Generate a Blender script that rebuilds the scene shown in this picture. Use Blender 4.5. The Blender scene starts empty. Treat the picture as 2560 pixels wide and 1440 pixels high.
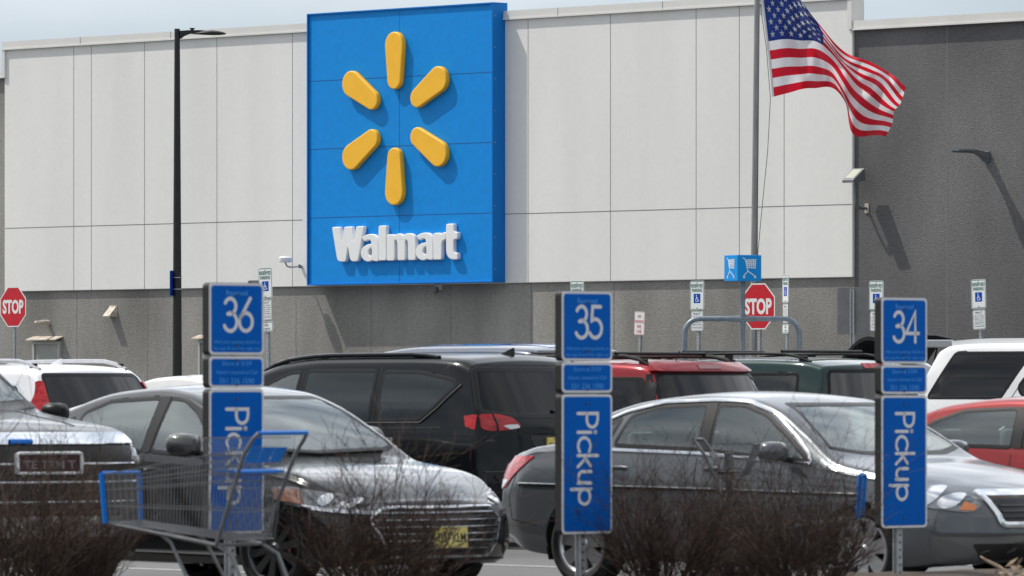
import bpy, bmesh, math, random
import numpy as np
from mathutils import Vector, Matrix
from mathutils.bvhtree import BVHTree
from mathutils.geometry import delaunay_2d_cdt
R = math.radians
SC = bpy.context.scene
COL = SC.collection
F, HZ, CH, GS = 15900.0, 968.0, 1.70, 0.0040     # focal length in photo pixels, horizon row, eye height, slope of the lot
# ---------------------------------------------------------------- camera
cd = bpy.data.cameras.new('camera'); cam = bpy.data.objects.new('camera', cd); COL.objects.link(cam)
cam.location = (0, 0, CH); cam.rotation_euler = (R(90), 0, 0)
cd.sensor_width = 36; cd.lens = F / 2560 * 36; cd.shift_y = (HZ - 720) / 2560
cd.clip_start = 0.5; cd.clip_end = 6000
cd.dof.use_dof = True; cd.dof.focus_distance = 112; cd.dof.aperture_fstop = 9.5
SC.camera = cam
SC.view_settings.view_transform = 'Standard'; SC.view_settings.look = 'None'
SC.view_settings.exposure = 0.2; SC.view_settings.gamma = 1.0
SC.cycles.transparent_max_bounces = 24
# ---------------------------------------------------------------- sky and sun
SUN = Vector((-1.983, 0.614, 3.1)).normalized()
w = bpy.data.worlds.new('World'); SC.world = w; w.use_nodes = True
def build_world():
    t = w.node_tree; t.nodes.clear(); N = t.nodes.new; L = t.links.new
    out = N('ShaderNodeOutputWorld'); bg = N('ShaderNodeBackground'); bg.inputs[1].default_value = 0.1
    sky = N('ShaderNodeTexSky'); sky.sky_type = 'NISHITA'; sky.sun_disc = False
    sky.sun_elevation = R(56); sky.sun_rotation = math.atan2(SUN.x, SUN.y); sky.dust_density = 2.5; sky.air_density = 1.2
    tc = N('ShaderNodeTexCoord'); sep = N('ShaderNodeSeparateXYZ'); L(tc.outputs['Generated'], sep.inputs[0])
    def M(op, a, b=None, c=None):
        m = N('ShaderNodeMath'); m.operation = op
        for i, v in enumerate((a, b, c)):
            if v is None: continue
            if isinstance(v, (int, float)): m.inputs[i].default_value = v
            else: L(v, m.inputs[i])
        return m.outputs[0]
    z = M('MAXIMUM', sep.outputs[2], 0.0); zz = M('ADD', z, 0.3)
    cx = M('DIVIDE', sep.outputs[0], zz); cy = M('DIVIDE', sep.outputs[1], zz)
    cmb = N('ShaderNodeCombineXYZ'); L(cx, cmb.inputs[0]); L(cy, cmb.inputs[1])
    n1 = N('ShaderNodeTexNoise'); n1.inputs['Scale'].default_value = 2.4; n1.inputs['Detail'].default_value = 8; n1.inputs['Roughness'].default_value = 0.58; n1.inputs['Distortion'].default_value = 0.5
    L(cmb.outputs[0], n1.inputs['Vector'])
    n2 = N('ShaderNodeTexNoise'); n2.inputs['Scale'].default_value = 3.4; n2.inputs['Detail'].default_value = 6
    L(cmb.outputs[0], n2.inputs['Vector'])
    cov = N('ShaderNodeMapRange'); cov.inputs[1].default_value = 0.30; cov.inputs[2].default_value = 0.52; L(n1.outputs['Fac'], cov.inputs[0])
    fade = N('ShaderNodeMapRange'); fade.inputs[1].default_value = 0.04; fade.inputs[2].default_value = 0.22; L(z, fade.inputs[0])
    cf = M('MULTIPLY', cov.outputs[0], fade.outputs[0])
    ccol = N('ShaderNodeMix'); ccol.data_type = 'RGBA'
    shade = N('ShaderNodeMapRange'); shade.inputs[1].default_value = 0.35; shade.inputs[2].default_value = 0.65; L(n2.outputs['Fac'], shade.inputs[0])
    L(shade.outputs[0], ccol.inputs[0]); ccol.inputs[6].default_value = (3.4, 3.9, 4.6, 1); ccol.inputs[7].default_value = (10.6, 10.7, 10.9, 1)
    hz = N('ShaderNodeMix'); hz.data_type = 'RGBA'                    # pale haze towards the horizon
    hf = N('ShaderNodeMapRange'); hf.inputs[1].default_value = 0.02; hf.inputs[2].default_value = 0.35; hf.inputs[3].default_value = 0.92; hf.inputs[4].default_value = 0.25; L(z, hf.inputs[0])
    L(hf.outputs[0], hz.inputs[0]); L(sky.outputs[0], hz.inputs[6]); hz.inputs[7].default_value = (4.5, 5.4, 6.2, 1)
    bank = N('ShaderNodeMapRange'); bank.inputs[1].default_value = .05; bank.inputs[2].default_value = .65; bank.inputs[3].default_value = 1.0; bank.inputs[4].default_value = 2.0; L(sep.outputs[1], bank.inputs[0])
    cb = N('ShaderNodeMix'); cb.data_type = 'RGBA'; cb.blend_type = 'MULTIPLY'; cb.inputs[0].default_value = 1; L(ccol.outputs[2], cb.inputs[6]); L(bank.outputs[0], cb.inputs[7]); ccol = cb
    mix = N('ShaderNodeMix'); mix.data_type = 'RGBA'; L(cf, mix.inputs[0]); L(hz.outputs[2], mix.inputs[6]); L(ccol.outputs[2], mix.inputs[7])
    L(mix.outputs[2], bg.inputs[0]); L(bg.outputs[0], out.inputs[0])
build_world()
sl = bpy.data.lights.new('sun', 'SUN'); sun = bpy.data.objects.new('sun', sl); COL.objects.link(sun)
sl.energy = 3.2; sl.angle = R(0.6); sl.color = (1.0, 0.955, 0.88)
sun.rotation_euler = (-SUN).to_track_quat('-Z', 'Y').to_euler(); sun.location = (-40, 60, 60)

# ---------------------------------------------------------------- helpers
def gz(Y): return GS * Y
def at(px, py, Y): return Vector(((px - 1280) * Y / F, Y, CH - (py - HZ) * Y / F))
MATS = {}
def mat(name, col=(.5, .5, .5), rough=.5, metal=0., coat=0., spec=.5, **k):
    if name in MATS: return MATS[name]
    m = bpy.data.materials.new(name); m.use_nodes = True; b = m.node_tree.nodes['Principled BSDF']
    b.inputs['Base Color'].default_value = (*col, 1); b.inputs['Roughness'].default_value = rough
    b.inputs['Metallic'].default_value = metal; b.inputs['Coat Weight'].default_value = coat; b.inputs['Coat Roughness'].default_value = .03
    b.inputs['Specular IOR Level'].default_value = spec
    MATS[name] = m; return m
def noisy(m, lo, hi, scale=8., detail=6., rough=.6, bump=0., bscale=60., bdist=.01, mapscale=(1, 1, 1), coords='Object', second=None):
    """Base colour varies between lo and hi with noise; optional bump from a finer noise."""
    t = m.node_tree; N = t.nodes.new; L = t.links.new; b = t.nodes['Principled BSDF']
    tc = N('ShaderNodeTexCoord'); mp = N('ShaderNodeMapping'); mp.inputs['Scale'].default_value = mapscale
    L(tc.outputs[coords], mp.inputs[0])
    n = N('ShaderNodeTexNoise'); n.inputs['Scale'].default_value = scale; n.inputs['Detail'].default_value = detail; n.inputs['Roughness'].default_value = rough
    L(mp.outputs[0], n.inputs['Vector'])
    r = N('ShaderNodeValToRGB'); r.color_ramp.elements[0].position = .3; r.color_ramp.elements[1].position = .7
    r.color_ramp.elements[0].color = (*lo, 1); r.color_ramp.elements[1].color = (*hi, 1)
    L(n.outputs['Fac'], r.inputs[0]); c = r.outputs[0]
    if second:                                                       # (scale, mapscale, low factor, high factor): slow stains
        mp2 = N('ShaderNodeMapping'); mp2.inputs['Scale'].default_value = second[1]; L(tc.outputs[coords], mp2.inputs[0])
        n2 = N('ShaderNodeTexNoise'); n2.inputs['Scale'].default_value = second[0]; n2.inputs['Detail'].default_value = 5; L(mp2.outputs[0], n2.inputs['Vector'])
        mr = N('ShaderNodeMapRange'); mr.inputs[1].default_value = .3; mr.inputs[2].default_value = .7; mr.inputs[3].default_value = second[2]; mr.inputs[4].default_value = second[3]
        L(n2.outputs['Fac'], mr.inputs[0])
        mm = N('ShaderNodeMix'); mm.data_type = 'RGBA'; mm.blend_type = 'MULTIPLY'; mm.inputs[0].default_value = 1
        L(c, mm.inputs[6]); L(mr.outputs[0], mm.inputs[7]); c = mm.outputs[2]
    L(c, b.inputs['Base Color'])
    if bump:
        nb = N('ShaderNodeTexNoise'); nb.inputs['Scale'].default_value = bscale; nb.inputs['Detail'].default_value = 4; L(tc.outputs[coords], nb.inputs['Vector'])
        bp = N('ShaderNodeBump'); bp.inputs['Strength'].default_value = bump; bp.inputs['Distance'].default_value = bdist
        L(nb.outputs['Fac'], bp.inputs['Height']); L(bp.outputs[0], b.inputs['Normal'])
    return m
def paint(name, col, metal=.35, rough=.38, coat=.8):
    if name in MATS: return MATS[name]
    m = mat(name, col, rough, metal, coat=coat, spec=.1)
    lo = tuple(c * .94 for c in col); hi = tuple(min(1, c * 1.06) for c in col)
    noisy(m, lo, hi, scale=3.0)
    t = m.node_tree; N = t.nodes.new; L = t.links.new; b = t.nodes['Principled BSDF']      # road film: the gloss varies a little
    tc = N('ShaderNodeTexCoord'); n = N('ShaderNodeTexNoise'); n.inputs['Scale'].default_value = 5; n.inputs['Detail'].default_value = 7
    L(tc.outputs['Object'], n.inputs['Vector'])
    mr = N('ShaderNodeMapRange'); mr.inputs[3].default_value = .02; mr.inputs[4].default_value = .14; L(n.outputs['Fac'], mr.inputs[0]); L(mr.outputs[0], b.inputs['Coat Roughness'])
    return m
def glass(name, tint, ior=1.5, rough=.012, gloss=(1, 1, 1)):
    if name in MATS: return MATS[name]
    m = bpy.data.materials.new(name); m.use_nodes = True; t = m.node_tree; t.nodes.clear(); N = t.nodes.new; L = t.links.new
    o = N('ShaderNodeOutputMaterial'); mx = N('ShaderNodeMixShader'); tr = N('ShaderNodeBsdfTransparent'); gl = N('ShaderNodeBsdfGlossy'); fr = N('ShaderNodeFresnel')
    tr.inputs[0].default_value = (*tint, 1); gl.inputs['Roughness'].default_value = rough; gl.inputs[0].default_value = (*gloss, 1); fr.inputs[0].default_value = ior
    L(fr.outputs[0], mx.inputs[0]); L(tr.outputs[0], mx.inputs[1]); L(gl.outputs[0], mx.inputs[2]); L(mx.outputs[0], o.inputs[0])
    MATS[name] = m; return m

class MB:
    def __init__(s): s.v = []; s.f = []; s.mi = []; s.cur = 0
    def add(s, vs, fs):
        b = len(s.v); s.v.extend([tuple(v) for v in vs]); s.f.extend([tuple(i + b for i in f) for f in fs]); s.mi.extend([s.cur] * len(fs)); return s
    def box(s, x0, x1, y0, y1, z0, z1):
        return s.add([(x0, y0, z0), (x1, y0, z0), (x1, y1, z0), (x0, y1, z0), (x0, y0, z1), (x1, y0, z1), (x1, y1, z1), (x0, y1, z1)],
                     [(0, 3, 2, 1), (4, 5, 6, 7), (0, 1, 5, 4), (1, 2, 6, 5), (2, 3, 7, 6), (3, 0, 4, 7)])
    def tube(s, pts, r, n=8, cap=True):
        P = [Vector(p) for p in pts]; rr = r if isinstance(r, (list, tuple)) else [r] * len(P)
        ref = None; vs = []; fs = []
        for i, p in enumerate(P):
            d = ((P[min(i + 1, len(P) - 1)] - P[i]).normalized() + (P[i] - P[max(i - 1, 0)]).normalized())
            d = d.normalized() if d.length > 1e-9 else Vector((0, 0, 1))
            if ref is None: ref = d.orthogonal().normalized()
            ref = (ref - d * ref.dot(d)); ref = ref.normalized() if ref.length > 1e-6 else d.orthogonal().normalized()
            q = d.cross(ref)
            for k in range(n):
                a = 2 * math.pi * k / n; vs.append(p + (ref * math.cos(a) + q * math.sin(a)) * rr[i])
        for i in range(len(P) - 1):
            for k in range(n): fs.append((i * n + k, i * n + (k + 1) % n, (i + 1) * n + (k + 1) % n, (i + 1) * n + k))
        if cap: fs.append(tuple(range(n - 1, -1, -1))); fs.append(tuple((len(P) - 1) * n + k for k in range(n)))
        return s.add(vs, fs)
    def lathe(s, prof, n=32, axis='z', c=(0, 0, 0)):
        vs = []; fs = []
        for r_, h in prof:
            for k in range(n):
                a = 2 * math.pi * k / n; x, y = r_ * math.cos(a), r_ * math.sin(a)
                v = (x, y, h) if axis == 'z' else ((x, h, y) if axis == 'y' else (h, x, y))
                vs.append((v[0] + c[0], v[1] + c[1], v[2] + c[2]))
        for i in range(len(prof) - 1):
            for k in range(n): fs.append((i * n + k, i * n + (k + 1) % n, (i + 1) * n + (k + 1) % n, (i + 1) * n + k))
        return s.add(vs, fs)
    def prism(s, poly, y0, y1):
        """poly in (x,z), extruded along y from y0 to y1."""
        n = len(poly); s.add([(x, y0, z) for x, z in poly] + [(x, y1, z) for x, z in poly],
              [tuple(range(n)), tuple(range(2 * n - 1, n - 1, -1))] + [(i, n + i, n + (i + 1) % n, (i + 1) % n) for i in range(n)]); return s
    def build(s, name, m, parent=None, smooth=False, bevel=0., loc=None, rot=None, recalc=True):
        me = bpy.data.meshes.new(name); me.from_pydata(s.v, [], s.f)
        ms = m if isinstance(m, (list, tuple)) else [m]
        for q in ms: me.materials.append(q)
        if len(ms) > 1: me.polygons.foreach_set('material_index', s.mi)
        if recalc or bevel:
            bm = bmesh.new(); bm.from_mesh(me)
            if bevel: bmesh.ops.bevel(bm, geom=bm.edges[:], offset=bevel, segments=2, affect='EDGES', profile=.5)
            if recalc: bmesh.ops.recalc_face_normals(bm, faces=bm.faces[:])
            bm.to_mesh(me); bm.free()
        if smooth:
            me.shade_smooth()
            me.set_sharp_from_angle(angle=R(38))
        return link(name, me, parent, loc, rot)
def link(name, me, parent=None, loc=None, rot=None):
    o = bpy.data.objects.new(name, me); COL.objects.link(o)
    if parent: o.parent = parent
    if loc is not None: o.location = loc
    if rot is not None: o.rotation_euler = rot
    return o
def tag(o, label=None, cat=None, group=None, kind=None):
    for k, v in (('label', label), ('category', cat), ('group', group), ('kind', kind)):
        if v: o[k] = v
    return o
def empty(name, loc, rz=0, label=None, cat=None, group=None):
    o = bpy.data.objects.new(name, None); COL.objects.link(o); o.location = loc; o.rotation_euler = (0, 0, rz); o.empty_display_size = .2
    return tag(o, label, cat, group)
def kids(o): return [c for c in bpy.data.objects if c.parent is o]
def copy_tree(o, parent=None):
    c = o.copy(); COL.objects.link(c)
    if parent: c.parent = parent
    for ch in kids(o): copy_tree(ch, c)
    return c
def rrect(w_, h, r, n=5, cx=0, cz=0):
    p = []
    for (sx, sz, a0) in ((1, 1, 0), (-1, 1, 90), (-1, -1, 180), (1, -1, 270)):
        for k in range(n + 1):
            a = R(a0 + 90 * k / n); p.append((cx + sx * (w_ / 2 - r) + r * math.cos(a), cz + sz * (h / 2 - r) + r * math.sin(a)))
    return p
def ring(mb, outer, inner, y):
    n = len(outer); mb.add([(x, y, z) for x, z in outer] + [(x, y, z) for x, z in inner], [(i, (i + 1) % n, n + (i + 1) % n, n + i) for i in range(n)])
def stroke(paths, wd, y=0., cap=7, dy=.00012):
    """Flat lettering strokes in (x,z), facing -y; each path lies a hair in front of the one before."""
    mb = MB()
    for q, p in enumerate(paths):
        P = [Vector((a, b)) for a, b in p]; yy = y - q * dy; L_, R_ = [], []
        for i in range(len(P)):
            d1 = (P[i] - P[i - 1]) if i else (P[1] - P[0]); d2 = (P[i + 1] - P[i]) if i < len(P) - 1 else d1
            d1 = d1.normalized(); d2 = d2.normalized(); n1 = Vector((-d1.y, d1.x)); n2 = Vector((-d2.y, d2.x)); m = n1 + n2
            m = m.normalized() if m.length > 1e-6 else n1
            k = min(1 / max(m.dot(n1), .35), 1.9); L_.append(P[i] + m * k * wd / 2); R_.append(P[i] - m * k * wd / 2)
        n = len(P)
        mb.add([(v.x, yy, v.y) for v in L_ + R_], [(i, i + 1, n + i + 1, n + i) for i in range(n - 1)])
        for e, d in ((P[0], (P[0] - P[1])), (P[-1], (P[-1] - P[-2]))):
            a0 = math.atan2(d.y, d.x)
            mb.add([(e.x, yy, e.y)] + [(e.x + wd / 2 * math.cos(a0 - math.pi / 2 + math.pi * k / cap), yy, e.y + wd / 2 * math.sin(a0 - math.pi / 2 + math.pi * k / cap)) for k in range(cap + 1)],
                   [(0, k + 1, k + 2) for k in range(cap)])
    return mb
def arc(cx, cz, r, a0, a1, n=14, rz=None):
    rz = r if rz is None else rz
    return [(cx + r * math.cos(R(a0 + (a1 - a0) * k / n)), cz + rz * math.sin(R(a0 + (a1 - a0) * k / n))) for k in range(n + 1)]
TXT = {}
def text_mesh(s, bold=0.):
    k = (s, bold)
    if k not in TXT:
        cu = bpy.data.curves.new('lettering', 'FONT'); cu.body = s; cu.offset = bold; cu.resolution_u = 3; cu.align_x = 'CENTER'
        o = bpy.data.objects.new('lettering', cu); me = bpy.data.meshes.new_from_object(o)
        n = len(me.vertices); co = np.empty(n * 3); me.vertices.foreach_get('co', co); co = co.reshape(n, 3)
        TXT[k] = (co, [tuple(p.vertices) for p in me.polygons]); bpy.data.objects.remove(o); bpy.data.curves.remove(cu); bpy.data.meshes.remove(me)
    return TXT[k]
def put_text(mb, s, cx, cz, wd, ht, y, bold=0.):
    """Lettering scaled to a wd x ht box centred on (cx,cz), facing -y."""
    co, fs = text_mesh(s, bold); lo, hi = co.min(0), co.max(0); d = np.maximum(hi - lo, 1e-6)
    x = (co[:, 0] - (lo[0] + hi[0]) / 2) / d[0] * wd + cx; z = (co[:, 1] - (lo[1] + hi[1]) / 2) / d[1] * ht + cz
    mb.add([(a, y, b) for a, b in zip(x, z)], fs)
def face_rot(fx, fy): return math.atan2(fx, -fy)                      # turns a thing that faces -y towards (fx, fy)

# common materials
M_black = mat('black_plastic', (.006, .006, .0065), .4, spec=.3)
M_rubber = noisy(mat('rubber', (.012, .012, .012), .8, spec=.3), (.009, .009, .009), (.018, .017, .017), 20)
M_chrome = mat('chrome', (.75, .76, .78), .12, 1.)
M_alloy = noisy(mat('alloy', (.5, .5, .52), .3, .9), (.46, .46, .48), (.58, .58, .6), 12)
M_darkalloy = mat('dark_alloy', (.07, .072, .075), .35, .7)
M_galv = noisy(mat('galvanised_steel', (.42, .45, .47), .5, .55), (.34, .37, .39), (.5, .53, .55), 25)
M_tube = noisy(mat('grey_steel_tube', (.2, .24, .28), .42, .4), (.16, .2, .24), (.24, .28, .32), 10)
M_white = noisy(mat('white_paint', (.78, .79, .79), .5), (.74, .75, .75), (.82, .83, .83), 6)
M_signwhite = mat('sign_white', (.78, .8, .8), .4)
M_red = mat('sign_red', (.55, .008, .02), .35)
M_green = mat('sign_green', (.0, .13, .085), .4)
M_signblue = mat('sign_blue', (.0, .06, .4), .4, spec=.2)
M_ink = mat('sign_ink', (.02, .02, .035), .5)
M_blue = mat('cart_blue', (.0, .17, .62), .4, spec=.25)
M_seat = noisy(mat('seat_cloth', (.13, .14, .14), .9), (.11, .12, .12), (.16, .17, .17), 40)
M_tan = mat('trim_grey', (.2, .2, .19), .8)
M_redlens = noisy(mat('red_lens', (.4, .004, .008), .2, coat=.6, spec=.2), (.22, .001, .004), (.5, .012, .018), 14, 2, .5, mapscale=(1, 1, 3))
M_whitelens = mat('clear_lens', (.62, .63, .64), .15, .2, coat=1.)
M_amber = mat('amber_lens', (.6, .18, .04), .15, coat=1.)
M_plate = noisy(mat('yellow_plate', (.7, .58, .12), .5), (.66, .53, .1), (.75, .65, .25), 6)
G_clear = glass('clear_glass', (.82, .96, .95), 2.35, gloss=(.92, 1, 1))
G_wind = glass('windscreen_glass', (.62, .78, .77), 2.9, .02, gloss=(.95, 1, .99))
G_dark = glass('privacy_glass', (.03, .036, .04), 1.5)

# ================================================================ GROUND
WA = R(46.2); TX, TY = math.cos(WA), -math.sin(WA)                     # direction along the store front; its outward normal is (TY, -TX)
NX, NY = TY, -TX
def build_ground():
    m = mat('asphalt', (.1, .1, .1), .85); noisy(m, (.085, .085, .086), (.15, .149, .146), 55, 8, .7, .5, 180, .006, second=(.35, (1, 1, 1), .75, 1.15))
    mb = MB(); ys = [-400, -60, 170, 2500]; zs = [GS * -60, GS * -60, GS * 170, GS * 170]
    for i in range(3): mb.add([(-2500, ys[i], zs[i]), (2500, ys[i], zs[i]), (2500, ys[i + 1], zs[i + 1]), (-2500, ys[i + 1], zs[i + 1])], [(0, 1, 2, 3)])
    tag(mb.build('ground', m, recalc=False), kind='structure')
    # stall lines
    ml = mat('line_paint', (.6, .6, .58), .7); noisy(ml, (.3, .3, .29), (.66, .66, .64), 9, 8, .75)
    mb = MB()
    def line(x, y, dx, dy, ln, wd=.1):
        px, py = -dy * wd / 2, dx * wd / 2; q = [(x + px, y + py), (x - px, y - py), (x - px + dx * ln, y - py + dy * ln), (x + px + dx * ln, y + py + dy * ln)]
        mb.add([(a, b, gz(b) + .004) for a, b in q], [(0, 1, 2, 3)])
    for k in range(-6, 9):
        bx, by = -3.6 + .719 * 2.75 * k, 49.2 + .695 * 2.75 * k
        line(bx - .695 * 2.4 - .2, by + .719 * 2.4 - .2, .695, -.719, 5.2)
        bx, by = .55 + .719 * 2.75 * k, 57.6 + .695 * 2.75 * k
        line(bx - .2, by, -.695, .719, 5.4)
    tag(mb.build('road_markings', ml, recalc=False), kind='structure')
build_ground()
IDX, IDY = .777, .63                                                   # run of the planted strip
def isl(a, b): return (-1.75 + IDX * a - IDY * b, 39.75 + IDY * a + IDX * b)
def build_island():
    soil = mat('mulch', (.06, .04, .03), .95); noisy(soil, (.028, .02, .015), (.11, .08, .06), 30, 8, .7, .9, 60, .03)
    mb = MB(); nb = 11; aa = np.linspace(-9, 12, 70); bb = np.linspace(-1.25, 1.0, nb); vs = []
    rnd = random.Random(3)
    for a in aa:
        for j, b in enumerate(bb):
            x, y = isl(a, b); e = 1 - abs((b + .125) / 1.125) ** 3; vs.append((x, y, gz(y) + .15 + .11 * e + (rnd.random() - .5) * .03 * e))
    fs = [(i * nb + j, (i + 1) * nb + j, (i + 1) * nb + j + 1, i * nb + j + 1) for i in range(len(aa) - 1) for j in range(nb - 1)]
    mb.add(vs, fs); tag(mb.build('planting_bed', soil, smooth=True, recalc=False), kind='structure')
    con = mat('kerb_concrete', (.4, .39, .37), .8); noisy(con, (.33, .32, .3), (.47, .46, .43), 12, 8)
    mb = MB()
    def bar(a0, a1, b0, b1):
        q = [isl(a0, b0), isl(a1, b0), isl(a1, b1), isl(a0, b1)]
        mb.add([(x, y, gz(y) - .05) for x, y in q] + [(x, y, gz(y) + .155) for x, y in q], [(0, 3, 2, 1), (4, 5, 6, 7), (0, 1, 5, 4), (1, 2, 6, 5), (2, 3, 7, 6), (3, 0, 4, 7)])
    bar(-9.15, 12.15, -1.4, -1.252); bar(-9.15, 12.15, 1.002, 1.15); bar(-9.15, -9.002, -1.25, 1.0); bar(12.002, 12.15, -1.25, 1.0)
    tag(mb.build('kerb', con, bevel=.02), kind='structure')
build_island()

def build_added_woods():  # trees added out of view to darken what the car paint reflects
    rg = random.Random(11); mb = MB()
    def clump(x, y, h):
        z0 = -.5
        for k in range(26):
            t = rg.random() ** .8; rr = h * .34 * (1 - .55 * t); a = rg.uniform(0, 6.283); c = Vector((x + rr * math.cos(a) * rg.random() ** .5, y + rr * math.sin(a) * rg.random() ** .5, z0 + h * (.12 + .88 * t)))
            d = Vector((rg.gauss(0, 1), rg.gauss(0, 1), rg.gauss(0, .8))).normalized() * h * rg.uniform(.07, .15); e = d.orthogonal().normalized() * d.length * rg.uniform(.5, .9); mb.add([c - d, c - e * .8, c + d * .9, c + e], [(0, 1, 2, 3)])
        mb.tube([(x, y, z0), (x, y, z0 + h * .8)], [h * .02, h * .006], 5, cap=False)
    for k in range(150): clump(-120 + rg.gauss(0, 8), -160 + 2.0 * k + rg.gauss(0, 2), rg.uniform(9, 16))
    for k in range(150): clump(150 + rg.gauss(0, 8), -160 + 2.0 * k + rg.gauss(0, 2), rg.uniform(9, 16))
    for k in range(120): clump(-120 + 2.3 * k + rg.gauss(0, 2), -150 + rg.gauss(0, 8), rg.uniform(8, 14))
    tag(mb.build('added_woods', noisy(mat('added_bare_woods', (.03, .032, .03), .95), (.015, .017, .016), (.045, .046, .042), .3), None, recalc=False), kind='stuff')
build_added_woods()
# ================================================================ STORE
OX, OY = -2.154, 122.3
def wuv(px, py, d=0.):
    """Photo pixel -> (u along the wall, z) on the plane d metres in front of the store wall."""
    k = (px - 1280) / F; ox, oy = OX + NX * d, OY + NY * d
    u = (k * oy - ox) / (TX - k * TY); Y = oy + u * TY
    return u, CH - (py - HZ) * Y / F - gz(OY)
def U(px, d=0.): return wuv(px, 700, d)[0]
def Zm(*pts, d=0.): return sum(wuv(x, y, d)[1] for x, y in pts) / len(pts)
def wall_root(name, label, cat, group=None): return empty(name, (OX, OY, gz(OY)), -WA, label, cat, group)
def build_store():
    root = wall_root('store_building', 'long flat roofed store with white and grey stucco walls', 'building')
    gl = noisy(mat('grey_stucco', (.22, .21, .2), .9), (.215, .207, .192), (.335, .326, .303), 16, 8, .7, .8, 45, .02, second=(.6, (1, 1, .4), .62, 1.26))
    gr = noisy(mat('dark_stucco', (.13, .13, .13), .9), (.112, .11, .113), (.175, .173, .177), 16, 8, .7, .8, 45, .02, second=(.45, (1, 1, .5), .66, 1.26))
    wh = noisy(mat('white_stucco', (.7, .7, .68), .85), (.765, .758, .728), (.81, .803, .775), 10, 8, .7, .25, 60, .006, second=(.5, (1.6, 1, .22), .93, 1.02))
    cp = noisy(mat('coping_metal', (.7, .69, .66), .5), (.67, .66, .63), (.73, .72, .69), 1.2, 4)
    jt = mat('joint_sealant', (.2, .2, .19), .8); jtd = mat('dark_joint', (.16, .16, .155), .8)
    uL, uR = U(17), U(2137); z0 = Zm((17, 729.5), (365, 723.5), (1320, 706), (2135, 694)); zc = Zm((26, 126), (434, 102), (1263, 50), (1886, 13))
    zt = zc + .17; zr = Zm((2250, 70), (2560, 53)); zl = Zm((4, 196)) ; zm = Zm((20, 571), (767, 550), (1330, 532), (2135, 512))
    far = 60
    # main wall: butted bays, each with its own roof height
    mb = MB(); mb.box(uL, uR, .0, 14, -.6, min(zl, zr) - .02); mb.box(uL, uR, .0, .15, min(zl, zr) - .0195, zt - .03); mb.build('grey_wall', gl, root)
    mb = MB(); mb.box(uR + .0005, far, .0, 14, -.6, zr); mb.build('dark_wall', gr, root)
    mb = MB(); mb.box(-far, uL - .0005, .0, 14, -.6, zl); mb.build('grey_wall', gl, root)
    ws = .06
    mb = MB(); mb.box(uL, uR, -ws, -.0005, z0, zc); mb.build('white_wall', wh, root, bevel=.012)
    # coping: face, soffit lip, end returns
    def coping(name, u0, u1, z, h, y0=-.11, y1=.16):
        mb = MB(); mb.box(u0, u1, y0, y1, z, z + h); mb.box(u0, u1, y0 - .012, y0 - .0005, z, z + .03); mb.build(name, cp, root)
    coping('coping', uL - .02, uR + .02, zc, .17)
    mb = MB(); mb.box(uR - .08, uR + .02, -.11, .22, zr + .02, zc - .0015); mb.build('coping', cp, root)
    mb = MB(); mb.box(uL - .03, uL + .06, -.11, .16, zl + .0, zc - .0015); mb.build('coping', cp, root)
    coping('coping', uR + .0225, far, zr, .17, -.09); coping('coping', -far, uL - .0325, zl, .11, -.09)
    # joints
    for px in (190, 234, 367, 548, 737, 1326, 1532, 1746, 1854, 1966): u = U(px); MB().box(u - .0055, u + .0055, -ws - .0025, -ws - .0002, z0 + .004, zc - .004).build('panel_joint', jtd, root)
    MB().box(uL + .02, U(762), -ws - .003, -ws - .0002, zm - .006, zm + .006).build('panel_joint', jtd, root); mb = MB(); mb.box(U(1268), uR - .02, -ws - .003, -ws - .0002, zm - .006, zm + .006); mb.build('panel_joint', jtd, root)
    for px in (192, 369, 740, 928, 1127, 1328, 1535): u = U(px); MB().box(u - .008, u + .008, -.0025, -.0002, 0, z0).build('panel_joint', jtd, root)
    mb = MB(); u = U(2368); mb.box(u - .008, u + .008, -.0025, -.0002, 0, zr - .02); mb.build('panel_joint', jt, root)
    for px in (211, 437, 1405, 1667): u = U(px); MB().box(u - .006, u + .006, -.113, -.1105, zc + .032, zc + .168).build('coping_joint', jt, root)
    # service doors with rusty rain hoods
    dg = noisy(mat('door_grey', (.3, .31, .29), .55), (.28, .3, .28), (.35, .36, .33), 5); fg = mat('door_frame_grey', (.42, .44, .4), .5)
    hd = noisy(mat('rusty_cream', (.55, .5, .42), .7), (.35, .26, .18), (.68, .64, .56), 7, 8)
    for px0, px1 in ((86, 154), (500, 575)):
        a, b = U(px0), U(px1); zt_ = Zm((118, 853))
        door = MB().box(a + .06, b - .06, -.03, -.0005, 0, zt_ - .06).build('door', dg, root)
        fr = MB(); fr.box(a, a + .059, -.06, -.0005, 0, zt_); fr.box(b - .059, b, -.06, -.0005, 0, zt_); fr.box(a + .0595, b - .0595, -.06, -.0005, zt_ - .059, zt_); fr.build('frame', fg, door)
        h = MB(); h.add([(a - .05, -.001, zt_ + .1), (b + .05, -.001, zt_ + .1), (b + .05, -.2, zt_ + .035), (a - .05, -.2, zt_ + .035), (a - .05, -.001, zt_ + .08), (b + .05, -.001, zt_ + .08), (b + .05, -.2, zt_ + .015), (a - .05, -.2, zt_ + .015)],
                       [(0, 1, 2, 3), (4, 7, 6, 5), (2, 6, 7, 3), (0, 3, 7, 4), (1, 5, 6, 2), (0, 4, 5, 1)]); h.build('rain_hood', hd, door)
    return zt, zr
ZT, ZR = build_store()

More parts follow.
